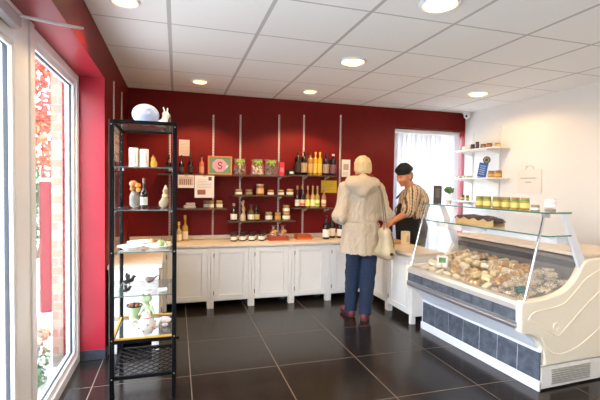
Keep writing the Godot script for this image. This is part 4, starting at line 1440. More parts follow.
	s.into(b, null, func(p): return sn.get_noise_3d(p.x, p.y * 0.5, p.z) * 0.01)
	var ap := part(t, "apron", b, mat("apron cloth", rgb(20, 20, 23), 0.85), "black bib apron")
	part(ap, "neck_strap", MB.new().tube([Vector3(-0.185, 1.2, 0.09), neck + Vector3(-0.045, -0.035, 0.10), neck + Vector3(0.035, 0.015, 0.085), neck + Vector3(0.072, 0.03, 0.0), neck + Vector3(0.035, 0.015, -0.085), neck + Vector3(-0.045, -0.035, -0.10), Vector3(-0.185, 1.2, -0.09)], 0.012, 8), mat("apron cloth"))


# ---------------------------------------------------------------- goods
func col_key(c: Color) -> String:
	return "%02x%02x%02x" % [c.r8, c.g8, c.b8]

func tint(kind: String, c: Color, rough: float) -> StandardMaterial3D:
	var m := mat(kind + " " + col_key(c), c, rough)
	return m

func jar(called: String, label: String, category: String, at: Vector3, r: float, h: float, fill: Color, lid: Color, paper, group := "", square := 1.0) -> Node3D:
	var t := thing(called, label, category, at, rng.randf_range(-0.3, 0.3), group)
	var lh := minf(0.018, h * 0.22)
	var bh := h - lh
	var m := tint("jar content", fill, 0.25)
	m.clearcoat_enabled = true
	m.clearcoat = 0.8
	part(t, "body", MB.new().lathe([Vector2(0, 0), Vector2(r * 0.9, 0), Vector2(r, r * 0.12), Vector2(r, bh - r * 0.3), Vector2(r * 0.82, bh - r * 0.05), Vector2(r * 0.82, bh)], 18), m)
	part(t, "lid", MB.new().lathe([Vector2(r * 0.86, bh - 0.001), Vector2(r * 0.92, bh + 0.002), Vector2(r * 0.92, h - 0.002), Vector2(r * 0.86, h), Vector2(0, h)], 18), tint("lid", lid, 0.35))
	if paper is Color:
		part(t, "label", MB.new().lathe([Vector2(r * 1.012, bh * 0.2), Vector2(r * 1.012, bh * 0.72)], 18), tint("label", paper, 0.7))
	return t

func bottle(called: String, label: String, category: String, at: Vector3, r: float, h: float, fill: Color, cap: Color, paper, group := "", neck := 0.30, shoulder := 0.12) -> Node3D:
	var t := thing(called, label, category, at, rng.randf_range(-0.3, 0.3), group)
	var m := tint("bottle glass", fill, 0.12)
	var ny := h * (1.0 - neck)
	var sy := ny - h * shoulder
	part(t, "body", MB.new().lathe([Vector2(0, 0), Vector2(r * 0.92, 0), Vector2(r, r * 0.1), Vector2(r, sy), Vector2(r * 0.9, sy + (ny - sy) * 0.45), Vector2(r * 0.42, ny), Vector2(r * 0.36, ny + h * 0.04), Vector2(r * 0.36, h * 0.985)], 18), m)
	part(t, "cap", MB.new().lathe([Vector2(r * 0.40, h - h * neck * 0.45), Vector2(r * 0.42, h - 0.004), Vector2(r * 0.36, h), Vector2(0, h)], 14), tint("cap", cap, 0.4))
	if paper is Color:
		part(t, "label", MB.new().lathe([Vector2(r * 1.012, sy * 0.16), Vector2(r * 1.012, sy * 0.74)], 18), tint("label", paper, 0.7))
	return t

# a point on a shelf of the red wall at pixel column u
func spot(u: float, v: float, y: float, z := -4.80) -> Vector3:
	var p := pz(u, v, z)
	return Vector3(p.x, y, z)

func wide(u0: float, u1: float, v: float, z := -4.80) -> float:
	return absf(pz(u1, v, z).x - pz(u0, v, z).x)

func tall(u: float, v0: float, v1: float, z := -4.80) -> float:
	return absf(pz(u, v0, z).y - pz(u, v1, z).y)

func _back_wall_goods() -> void:
	var black := rgb(18, 15, 16)
	var amber := rgb(150, 92, 36)
	var cream := rgb(236, 228, 210)
	var gold := rgb(196, 160, 84)
	# --- upper shelf by the tower
	var y := 1.452
	for e in [[168.5, 0.21, "third"], [174.5, 0.20, "second"], [181.5, 0.21, "first"]]:
		bottle("dark_bottle", e[2] + " dark bottle behind the tower's post, counted from the slim dark bottle", "bottle", spot(e[0], 170, y), 0.028, e[1], black, rgb(30, 24, 24), rgb(60, 52, 48), "dark bottles behind the glass tower", 0.36)
	bottle("dark_bottle", "slim all-dark bottle beside the one with a peach label", "bottle", spot(190.3, 170, y), 0.026, 0.232, black, black, rgb(46, 40, 38), "", 0.36)
	bottle("rose_bottle", "slim bottle with peach label and black cap left of framed picture", "bottle", spot(201.7, 170, y), 0.028, 0.232, rgb(186, 104, 78), black, rgb(206, 140, 110), "", 0.36)
	_picture(spot(220, 170, y, -4.77), wide(208, 232, 165), 0.212)
	# --- papers pinned below and above that shelf
	_sheet("paper_sheet", "white paper with a printed picture below the framed picture's shelf", 194.7, 214, 173.6, 196, 0)
	_sheet("photo_print", "printed photo of a row of bottles left of the pinned white paper", 178, 194, 173.6, 186.5, 1)
	_sheet("notice", "pale notice on the red wall above the slim dark bottle", 179, 189.5, 139.5, 156, 2)
	# --- lower shelf by the tower
	y = 1.066
	var d := thing("wrapped_soap", "flat pale wrapped bundle on the lower shelf", "parcel", spot(189.5, 206, y), 0.1)
	part(d, "bundle", MB.new().box(Vector3(0, 0.018, 0), Vector3(0.13, 0.036, 0.08), 0.01), tint("cloth", rgb(198, 184, 172), 0.8))
	part(d, "top_bundle", MB.new().box(Vector3(0.01, 0.05, 0), Vector3(0.10, 0.028, 0.07), 0.009), tint("cloth", rgb(214, 204, 194), 0.8))
	jar("preserve_jar", "amber jar with cream label next to the wrapped bundle", "jar", spot(206.5, 206, y, -4.83), 0.036, 0.085, amber, rgb(160, 140, 100), cream)
	jar("preserve_jar", "amber jar with cream label, middle of three on the lower shelf", "jar", spot(210.8, 206, y, -4.77), 0.034, 0.09, rgb(170, 120, 60), rgb(170, 150, 110), cream)
	jar("preserve_jar", "round gold-lidded jar at the end of the lower shelf", "jar", spot(219.2, 206, y), 0.038, 0.09, rgb(150, 110, 66), gold, cream)
	# --- gift bags
	y = 1.456
	for e in [[233.5, 246, 0, "gift bag of dark mixed nuts with a green ribbon, at the shelf's end"], [251, 263.5, 1, "gift bag of pale biscuits with a green ribbon, between two darker bags"], [264.5, 277.5, 2, "gift bag of dark mixed goods with a green ribbon, beside the red box"]]:
		_gift_bag(spot((e[0] + e[1]) * 0.5, 172, y), wide(e[0], e[1], 170), 0.19, e[2], e[3])
	var rb := thing("red_box", "small bright pink-red carton beside the gift bags", "box", spot(281.3, 172, y))
	part(rb, "carton", MB.new().box(Vector3(0, 0.08, 0), Vector3(0.062, 0.16, 0.06), 0.003), tint("card", rgb(198, 34, 58), 0.5))
	part(rb, "print_panel", MB.new().box(Vector3(0, 0.07, 0.0305), Vector3(0.04, 0.05, 0.001)), tint("card", rgb(226, 120, 130), 0.6))
	var bk := thing("small_basket", "low dark basket with a cream tag on the upper shelf", "basket", spot(290.3, 172, y))
	part(bk, "basket_wall", MB.new().lathe([Vector2(0, 0), Vector2(0.044, 0), Vector2(0.055, 0.05), Vector2(0.058, 0.07), Vector2(0.052, 0.07), Vector2(0.042, 0.02), Vector2(0, 0.02)], 18, Vector3.ZERO, 1.0, 0.9), tint("wicker", rgb(44, 34, 28), 0.8))
	part(bk, "tag", MB.new().box(Vector3(0.0, 0.04, 0.055), Vector3(0.045, 0.022, 0.002)), tint("label", cream, 0.7))
	# --- tall bottles on the right upper shelf
	y = 1.470
	var grp := "tall bottles on the upper shelf"
	bottle("tall_bottle", "first tall black bottle beside the low dark basket", "bottle", spot(297.8, 172, y, -4.79), 0.036, 0.285, black, rgb(34, 28, 30), rgb(52, 40, 36), "", 0.2, 0.1)
	bottle("tall_bottle", "tall black bottle with an oval pale label, next to tan bottle", "bottle", spot(304.2, 172, y, -4.77), 0.037, 0.285, rgb(26, 18, 18), black, rgb(168, 140, 104), "", 0.2, 0.1)
	bottle("tall_bottle", "tall tan bottle with a dark cap between black and golden bottles", "bottle", spot(310.2, 172, y, -4.79), 0.034, 0.272, rgb(158, 112, 52), rgb(52, 38, 26), rgb(190, 150, 84), "", 0.2, 0.1)
	for e in [[315.3, "slim golden bottle beside the tan one"], [319.8, "wider golden yellow bottle between slim golden and purple-black ones"]]:
		bottle("golden_bottle", e[1], "bottle", spot(e[0], 172, y, -4.78), 0.028, 0.285, rgb(190, 150, 40), rgb(200, 168, 60), rgb(206, 172, 70), "", 0.24, 0.08)
	bottle("tall_bottle", "tall purple-black bottle with a small pale label", "bottle", spot(326, 172, y, -4.78), 0.04, 0.27, rgb(34, 22, 34), black, rgb(150, 130, 120), "", 0.2, 0.1)
	bottle("tall_bottle", "tall blue-black bottle with a white cap at the shelf's end", "bottle", spot(333, 172, y, -4.78), 0.04, 0.27, rgb(26, 22, 40), rgb(206, 196, 190), rgb(110, 70, 74), "", 0.22, 0.1)
	# --- row of small jars
	y = 1.220
	jar("small_jar", "squat cream-labelled jar at the end of the middle shelf", "jar", spot(238.5, 193, y), 0.043, 0.066, rgb(120, 84, 48), rgb(196, 180, 140), cream)
	jar("small_jar", "squat olive-filled jar next to the tall brown jar", "jar", spot(248.8, 193, y), 0.043, 0.066, rgb(96, 84, 44), rgb(176, 156, 110), rgb(150, 136, 90))
	jar("tall_jar", "tall brown jar with pale lid in the small jars' row", "jar", spot(260, 193, y), 0.046, 0.132, rgb(146, 76, 34), rgb(210, 196, 170), rgb(206, 168, 120))
	jar("small_jar", "squat gold-lidded jar right after the tall brown jar", "jar", spot(270.7, 193, y), 0.038, 0.066, rgb(130, 88, 50), gold, cream)
	jar("small_jar", "squat jar below the small red box", "jar", spot(281, 193, y), 0.036, 0.066, rgb(120, 80, 48), rgb(190, 170, 120), cream)
	jar("small_jar", "wide squat jar at the shelf end below the low dark basket", "jar", spot(289.8, 193, y), 0.042, 0.078, rgb(140, 100, 56), gold, cream)
	# --- bottom shelf of the middle section
	y = 0.920
	bottle("oil_bottle", "dark small bottle with white label left of the twisted figure", "bottle", spot(233.8, 218, y), 0.038, 0.205, rgb(24, 18, 20), rgb(160, 150, 140), cream, "", 0.34)
	_twist(spot(243, 218, y))
	bottle("oil_bottle", "olive oil bottle with cream label right of the twisted figure", "bottle", spot(250.7, 218, y), 0.036, 0.19, rgb(92, 84, 30), rgb(60, 50, 30), cream, "", 0.34)
	bottle("oil_bottle", "dark oil bottle with a yellow label beside the olive oil bottle", "bottle", spot(256.6, 218, y), 0.034, 0.19, rgb(32, 26, 18), black, rgb(214, 190, 120), "", 0.34)
	jar("mustard_jar", "pale green jar with a white label on the bottom shelf", "jar", spot(268.8, 218, y), 0.042, 0.10, rgb(130, 120, 70), rgb(190, 176, 130), cream)
	jar("mustard_jar", "small golden jar between the pale green jar and the stacked pair", "jar", spot(277.8, 218, y), 0.037, 0.095, rgb(176, 130, 50), gold, rgb(200, 160, 80))
	jar("stacked_jar", "lower jar of the stacked pair on the bottom shelf", "jar", spot(286.2, 218, y), 0.046, 0.098, rgb(150, 112, 56), gold, cream)
	jar("stacked_jar", "upper jar of the stacked pair on the bottom shelf", "jar", spot(286.2, 210, y + 0.0985), 0.043, 0.085, rgb(160, 120, 60), gold, cream)
	# --- six labelled bottles
	y = 1.073
	var six := [[297.2, rgb(30, 20, 22), rgb(224, 206, 180), "near-black bottle with cream label at the lower shelf's end"], [302.3, rgb(26, 18, 20), rgb(236, 190, 150), "near-black bottle with a peach and white label"], [307.6, rgb(140, 90, 36), rgb(236, 214, 110), "amber bottle with a yellow label"], [312.6, rgb(186, 150, 90), rgb(240, 232, 170), "straw-coloured bottle with pale yellow label"], [317.2, rgb(170, 146, 80), rgb(220, 226, 130), "straw-coloured bottle with a green and yellow label"], [323.6, rgb(166, 110, 76), rgb(240, 220, 180), "amber bottle with an orange-banded label standing apart by the yellow sign"]]
	for e in six:
		var bt := bottle("juice_bottle", e[3], "bottle", spot(e[0], 205, y), 0.03, 0.268, e[1], rgb(176, 140, 92), e[2], "", 0.38)
		part(bt, "label_band", MB.new().lathe([Vector2(0.0306, 0.03), Vector2(0.0306, 0.055)], 18), tint("label", [rgb(236, 226, 200), rgb(214, 90, 60), rgb(236, 214, 110), rgb(240, 232, 170), rgb(120, 170, 70), rgb(222, 130, 60)][six.find(e)], 0.7))
	var ys := thing("yellow_sign", "plain yellow sign fixed on the red wall by the bottles", "sign", Vector3(0, 0, 0))
	var q0 := pz(321.3, 180.4, ZB + 0.012)
	var q1 := pz(336.7, 192.8, ZB + 0.012)
	ys.position = Vector3((q0.x + q1.x) * 0.5, q1.y, ZB + 0.004)
	part(ys, "card", MB.new().span(Vector3(-(q1.x - q0.x) * 0.5, 0, 0), Vector3((q1.x - q0.x) * 0.5, q0.y - q1.y, 0.006)), tint("card", rgb(206, 168, 26), 0.6))
	for k in 3:
		part(ys, "printed_line", MB.new().box(Vector3(-0.01 * k, 0.11 - 0.032 * k, 0.0065), Vector3(0.12 - 0.02 * k, 0.004, 0.0005)), tint("card", rgb(150, 120, 30), 0.7))
	_sheet("leaflet", "narrow pale leaflet on the red wall behind the customer's head", 341.8, 350, 159.5, 177, 3)


# framed picture: pale wooden frame, green mat, pink lozenge with a dark curl
func _picture(at: Vector3, w: float, h: float) -> void:
	var t := thing("framed_picture", "wood-framed picture with a pink lozenge on green, standing on the shelf", "picture", at)
	var lean := Node3D.new()
	var wood := tint("frame wood", rgb(196, 132, 66), 0.5)
	var f := MB.new()
	var e := 0.018
	var hw := w * 0.5
	f.span(Vector3(-hw, 0, -0.008), Vector3(-hw + e, h, 0.008), 0.003)
	f.span(Vector3(hw - e, 0, -0.008), Vector3(hw, h, 0.008), 0.003)
	f.span(Vector3(-hw + e, h - e, -0.008), Vector3(hw - e, h, 0.008), 0.003)
	f.span(Vector3(-hw + e, 0, -0.008), Vector3(hw - e, e, 0.008), 0.003)
	lean.free()
	part(t, "frame", f, wood)
	var im := Image.create(160, 120, false, Image.FORMAT_RGB8)
	im.fill(rgb(98, 138, 112))
	for y in 120:
		for x in 160:
			var dx := absf(x - 76) / 66.0
			var dy := absf(y - 60) / 50.0
			if dx + maxf(dy - 0.35, 0.0) * 0.75 < 0.82 and dy < 0.98:
				im.set_pixel(x, y, rgb(222, 146, 162))
			var c1 := Vector2(x - 80, (y - 46) * 1.0).length()
			var c2 := Vector2(x - 78, (y - 72) * 1.0).length()
			if (absf(c1 - 13) < 4 and not (x > 84 and y > 46)) or (absf(c2 - 14) < 4 and not (x < 72 and y < 72)):
				im.set_pixel(x, y, rgb(60, 44, 44))
			if x > 122 and x < 142 and absf(y - 78 + (x - 122)) < 9:
				im.set_pixel(x, y, rgb(206, 210, 190))
	var pm := mat("picture print", Color.WHITE, 0.5)
	pm.albedo_texture = ImageTexture.create_from_image(im)
	var p := MB.new()
	p.quad(Vector3(-hw + e, e, 0.001), Vector3(hw - e, e, 0.001), Vector3(hw - e, h - e, 0.001), Vector3(-hw + e, h - e, 0.001), Vector3(0, 0, 1))
	p.quad(Vector3(-hw + e, e, -0.004), Vector3(hw - e, e, -0.004), Vector3(hw - e, h - e, -0.004), Vector3(-hw + e, h - e, -0.004), Vector3(0, 0, -1))
	part(t, "print", p, pm)


func _sheet(called: String, label: String, u0: float, u1: float, v0: float, v1: float, kind: int) -> void:
	var z := ZB + 0.004
	if kind < 2:
		z = ZB + 0.215
	var a := pz(u0, v0, z)
	var b := pz(u1, v1, z)
	var w := b.x - a.x
	var h := a.y - b.y
	var top := a.y
	if kind < 2:
		top = 1.4375
	var t := thing(called, label, "paper", Vector3((a.x + b.x) * 0.5, top - h, z))
	var card := MB.new().span(Vector3(-w * 0.5, 0, 0), Vector3(w * 0.5, h, 0.0015))
	part(t, "sheet", card, tint("paper", rgb(232, 222, 216) if kind != 2 else rgb(206, 184, 178), 0.8))
	if kind < 2:
		part(t, "clip", MB.new().span(Vector3(-0.02, h - 0.012, -0.010), Vector3(0.02, h + 0.001, 0.003), 0.002), mats["brushed aluminium"])
	var ink: Material = mats["paper ink"]
	if kind == 0:
		part(t, "print_photo", MB.new().span(Vector3(-w * 0.36, h * 0.14, 0.0015), Vector3(w * 0.06, h * 0.36, 0.0021)), tint("print", rgb(150, 92, 70), 0.6))
		part(t, "print_stamp", MB.new().span(Vector3(w * 0.20, h * 0.78, 0.0015), Vector3(w * 0.38, h * 0.95, 0.0021)), tint("print", rgb(96, 84, 78), 0.6))
		for k in 6:
			part(t, "printed_line", MB.new().span(Vector3(-w * 0.36, h * (0.45 + 0.07 * k), 0.0015), Vector3(w * (0.36 if k < 4 else 0.12), h * (0.462 + 0.07 * k), 0.002)), ink)
	elif kind == 1:
		part(t, "print_photo", MB.new().span(Vector3(-w * 0.46, h * 0.2, 0.0015), Vector3(w * 0.46, h * 0.9, 0.0021)), tint("print", rgb(206, 176, 160), 0.6))
		for k in 6:
			part(t, "printed_bottle", MB.new().span(Vector3(w * (-0.4 + 0.13 * k), h * 0.26, 0.0021), Vector3(w * (-0.34 + 0.13 * k), h * 0.7, 0.0026)), tint("print", rgb(112, 76, 62), 0.6))
	elif kind == 2:
		for k in 8:
			part(t, "printed_line", MB.new().span(Vector3(-w * 0.36, h * (0.15 + 0.09 * k), 0.0015), Vector3(w * 0.36, h * (0.165 + 0.09 * k), 0.002)), ink)
	else:
		part(t, "print_photo", MB.new().span(Vector3(-w * 0.3, h * 0.4, 0.0015), Vector3(w * 0.3, h * 0.75, 0.0021)), tint("print", rgb(176, 160, 140), 0.6))
		for k in 4:
			part(t, "printed_line", MB.new().span(Vector3(-w * 0.36, h * (0.1 + 0.06 * k), 0.0015), Vector3(w * 0.3, h * (0.112 + 0.06 * k), 0.002)), ink)


func _gift_bag(at: Vector3, w: float, h: float, kind: int, label: String) -> void:
	var t := thing("gift_bag", label, "gift bag", at, 0.0, "clear gift bags with green ribbons")
	var film := glass("cellophane", Color(0.96, 0.96, 0.98), 0.07)
	var hw := w * 0.5
	var nz := FastNoiseLite.new()
	nz.frequency = 14.0
	nz.seed = 60 + kind
	var b := MB.new()
	var rows := [[0.0, 1.0, 0.045], [h * 0.3, 1.04, 0.05], [h * 0.62, 0.98, 0.036], [h * 0.80, 0.80, 0.012], [h, 1.0, 0.02]]
	for k in rows.size() - 1:
		for s in 16:
			var q := []
			for c in [[k, s], [k, s + 1], [k + 1, s + 1], [k + 1, s]]:
				var a: float = TAU * c[1] / 16.0
				var r = rows[c[0]]
				var j := 1.0 + 0.14 * nz.get_noise_3d(cos(a), r[0] * 8.0, sin(a))
				q.append(Vector3(cos(a) * hw * r[1] * j, r[0], sin(a) * r[2] * j))
			var nn: Vector3 = (q[1] - q[0]).cross(q[3] - q[0]).normalized()
			if nn.dot((q[0] + q[2]) * 0.5 - Vector3(0, (q[0].y + q[2].y) * 0.5, 0)) < 0.0:
				nn = -nn
			b.quad(q[0], q[1], q[2], q[3], nn)
	part(t, "film", b, film)
	var fills := [[rgb(58, 44, 30), rgb(110, 92, 60), rgb(40, 34, 28), rgb(150, 130, 84)], [rgb(226, 206, 160), rgb(214, 188, 132), rgb(236, 222, 186), rgb(200, 170, 110)], [rgb(66, 54, 44), rgb(46, 40, 40), rgb(120, 100, 80), rgb(84, 74, 66)]]
	for c in 4:
		var p := MB.new()
		for k in 9:
			p.ellip(Vector3(rng.randf_range(-0.8, 0.8) * hw, rng.randf_range(0.01, h * (0.36 if kind == 0 else 0.56)), rng.randf_range(-0.03, 0.03)), Vector3(rng.randf_range(0.008, 0.016), rng.randf_range(0.007, 0.012), rng.randf_range(0.008, 0.014)), 8, 5, Basis(Vector3(rng.randf(), rng.randf(), rng.randf()).normalized(), rng.randf() * 3.0))
		part(t, "filling", p, tint("filling", fills[kind][c], 0.7))
	var rm := tint("ribbon", rgb(124, 176, 40), 0.45)
	var r := MB.new()
	r.tube([Vector3(-hw * 0.75, h * 0.80, 0.012), Vector3(0, h * 0.80, 0.02), Vector3(hw * 0.75, h * 0.80, 0.012)], 0.006, 6)
	for e in [-1.0, 1.0]:
		r.tube([Vector3(0, h * 0.8, 0.022), Vector3(e * 0.026, h * 0.92, 0.03), Vector3(e * 0.045, h * 0.88, 0.032), Vector3(e * 0.03, h * 0.8, 0.034), Vector3(0, h * 0.8, 0.03)], 0.008, 6)
		r.tube([Vector3(0, h * 0.8, 0.026), Vector3(e * 0.015, h * 0.7, 0.042), Vector3(e * 0.028, h * 0.58, 0.048)], 0.007, 6)
	r.ellip(Vector3(0, h * 0.81, 0.028), Vector3(0.014, 0.013, 0.011), 8, 6)
	part(t, "ribbon", r, rm, "bright green ribbon bow")


func _twist(at: Vector3) -> void:
	var t := thing("twisted_figure", "pale twisted figure standing between two small bottles", "figurine", at)
	var m := tint("pale wood", rgb(196, 168, 132), 0.7)
	part(t, "base", MB.new().lathe([Vector2(0, 0), Vector2(0.03, 0), Vector2(0.032, 0.05), Vector2(0.026, 0.075)], 14), tint("jute", rgb(206, 188, 158), 0.8))
	for o in [0.0, PI]:
		var pts := []
		var rad := []
		for k in 13:
			var a: float = k * 0.55 + o
			pts.append(Vector3(cos(a) * 0.011 + 0.006 * sin(k * 0.4), 0.06 + 0.0135 * k, sin(a) * 0.011))
			rad.append(0.014 - 0.0006 * k)
		part(t, "strand", MB.new().tube(pts, rad, 8), m)
	part(t, "tuft", MB.new().ellip(Vector3(0.004, 0.228, 0), Vector3(0.014, 0.014, 0.012)), m)


# ---------------------------------------------------------------- goods on the counter tops
func _counter_goods() -> void:
	var black := rgb(22, 16, 18)
	var cream := rgb(236, 228, 214)
	bottle("white_wine_bottle", "slim pale wine bottle with cream label on the worktop by the tower", "bottle", spot(185, 236, TOP, -4.78), 0.034, 0.29, rgb(176, 140, 70), rgb(206, 160, 50), rgb(222, 204, 170), "", 0.36)
	bottle("white_wine_bottle", "slim pale wine bottle partly behind the glass tower's post", "bottle", spot(178.8, 236, TOP, -4.74), 0.033, 0.22, rgb(176, 146, 90), rgb(206, 170, 70), rgb(222, 204, 170), "", 0.36)
	for e in [[234, "pair nearest the wine bottle"], [242.7, "second pair"], [252, "third pair"], [261.8, "pair beside the biscuit box"]]:
		jar("jam_jar", "front dark jam jar with white label on the worktop, " + e[1], "jar", spot(e[0] - 0.3, 240, TOP, -4.66), 0.037, 0.096, rgb(40, 16, 22), rgb(34, 26, 26), cream)
		jar("jam_jar", "rear dark jam jar with white label on the worktop, " + e[1], "jar", spot(e[0] + 1.6, 238, TOP, -4.755), 0.037, 0.096, rgb(44, 18, 24), rgb(34, 26, 26), cream)
	# tray of biscuit bags
	var x0 := pz(269, 240, -4.66).x
	var x1 := pz(287.5, 240, -4.66).x
	var t := thing("biscuit_tray", "shallow rust-red card tray holding two biscuit bags on the worktop", "tray", Vector3((x0 + x1) * 0.5, TOP, -4.68))
	var w := (x1 - x0) * 0.5
	var tm := tint("card", rgb(160, 62, 34), 0.7)
	part(t, "bottom", MB.new().span(Vector3(-w, 0, -0.07), Vector3(w, 0.006, 0.07)), tm)
	part(t, "side", MB.new().span(Vector3(-w, 0.006, 0.064), Vector3(w, 0.052, 0.07), 0.001), tm)
	part(t, "side", MB.new().span(Vector3(-w, 0.006, -0.07), Vector3(w, 0.052, -0.064), 0.001), tm)
	part(t, "side", MB.new().span(Vector3(-w, 0.006, -0.064), Vector3(-w + 0.006, 0.052, 0.064), 0.001), tm)
	part(t, "side", MB.new().span(Vector3(w - 0.006, 0.006, -0.064), Vector3(w, 0.052, 0.064), 0.001), tm)
	for e in [-0.5, 0.5]:
		var c := thing("biscuit_bag", "tied clear bag of golden biscuits in the rust-red tray", "bag", t.position + Vector3(e * w * 1.0, 0.0065, 0), 0.0, "biscuit bags in the tray")
		var p := MB.new()
		for k in 10:
			p.ellip(Vector3(rng.randf_range(-0.03, 0.03), 0.022 + 0.009 * k, rng.randf_range(-0.025, 0.025)), Vector3(0.024, 0.01, 0.02), 10, 6, Basis(Vector3(rng.randf() - 0.5, 0, rng.randf() - 0.5).normalized(), 0.5))
		part(c, "biscuits", p, tint("biscuit", rgb(206, 142, 62), 0.7))
		part(c, "film", MB.new().lathe([Vector2(0.045, 0.002), Vector2(0.054, 0.04), Vector2(0.05, 0.09), Vector2(0.02, 0.125), Vector2(0.008, 0.135), Vector2(0.03, 0.165)], 14, Vector3.ZERO, 1.0, 0.85), mats["cellophane"])
		part(c, "tie", MB.new().lathe([Vector2(0.011, 0.128), Vector2(0.014, 0.134), Vector2(0.011, 0.14)], 10), tint("tie", rgb(176, 150, 110), 0.6))
	# two flat orange boxes
	for e in [[303.3, 0.0, 0.03, 0.095, "lower flat orange box of the stacked two on the worktop", rgb(204, 98, 30)], [302.6, 0.0305, 0.026, 0.088, "upper flat rust-brown box of the stacked two on the worktop", rgb(170, 76, 34)]]:
		var b := thing("flat_box", e[4], "box", spot(e[0], 238, TOP + e[1], -4.70), 0.05)
		part(b, "base", MB.new().box(Vector3(0, e[2] * 0.35, 0), Vector3(e[3] * 2.0 - 0.006, e[2] * 0.7, 0.14), 0.002), tint("card", e[5], 0.6))
		part(b, "lid", MB.new().box(Vector3(0, e[2] * 0.75, 0), Vector3(e[3] * 2.0, e[2] * 0.5, 0.146), 0.003), tint("card", e[5], 0.6))
	# wine bottles by the customer
	for e in [[326, -4.66, 0.282, "dark wine bottle with white label, nearest the orange boxes"], [332, -4.76, 0.282, "dark wine bottle with white label, between the two others"], [340, -4.74, 0.262, "dark wine bottle half hidden by the cream parka"]]:
		bottle("red_wine_bottle", e[3], "bottle", spot(e[0], 236, TOP, e[1]), 0.041, e[2], black, rgb(36, 26, 28), cream, "", 0.3)
	# on the right-hand counter: carton, scale plate, cutting board
	var k := px(404.0, 236, 2.47)
	var ca := thing("carton", "small pale carton standing on the right-hand counter by the clerk", "box", Vector3(2.46, TOP, -4.05), 0.3)
	part(ca, "carton_body", MB.new().box(Vector3(0, 0.075, 0), Vector3(0.075, 0.15, 0.07), 0.003), tint("card", rgb(226, 210, 180), 0.7))
	part(ca, "print_panel", MB.new().box(Vector3(0, 0.07, 0.0352), Vector3(0.045, 0.07, 0.001)), tint("card", rgb(196, 178, 146), 0.7))
	var bd := thing("cutting_board", "pale wooden cutting board under the clerk's hands", "board", Vector3(2.40, TOP, -4.30))
	part(bd, "plank", MB.new().box(Vector3(0, 0.011, 0), Vector3(0.26, 0.022, 0.36), 0.005), tint("pale board", rgb(206, 174, 136), 0.6))
	part(bd, "rim", MB.new().box(Vector3(0, 0.0225, 0.165), Vector3(0.22, 0.003, 0.008), 0.001), tint("pale board", rgb(176, 140, 104), 0.6))
	var ld := thing("wrapped_loaf", "pale wrapped loaf being handled on the cutting board", "food", Vector3(2.36, TOP + 0.023, -4.30), 0.4)
	var b2 := MB.new()
	var s := Soft.new(Vector3(-0.12, -0.01, -0.09), Vector3(0.12, 0.13, 0.09), 0.009)
	s.bone(Vector3(-0.05, 0.05, 0), Vector3(0.05, 0.05, 0), 0.05, 0.048, 0.03)
	s.cut(Vector3.ZERO, Vector3(0, -1, 0))
	s.into(b2, null, func(p): return 0.003 * sin(p.x * 90.0 + p.z * 40.0))
	part(ld, "loaf", b2, tint("loaf wrap", rgb(224, 222, 220), 0.35))


# ---------------------------------------------------------------- ornaments in the glass tower
func tspot(u: float, v: float, k: int, z := -2.87) -> Vector3:
	return Vector3(pz(u, v, z).x, TSHELF[k] if k >= 0 else 1.72, z)

func blob_part(t: Node3D, called: String, m: Material, lo: Vector3, hi: Vector3, cell: float, bones: Array, label := "") -> MeshInstance3D:
	var s := Soft.new(lo, hi, cell)
	for e in bones:
		s.bone(e[0], e[1], e[2], e[3], e[4] if e.size() > 4 else 0.01)
	var b := MB.new()
	s.into(b)
	return part(t, called, b, m, label)

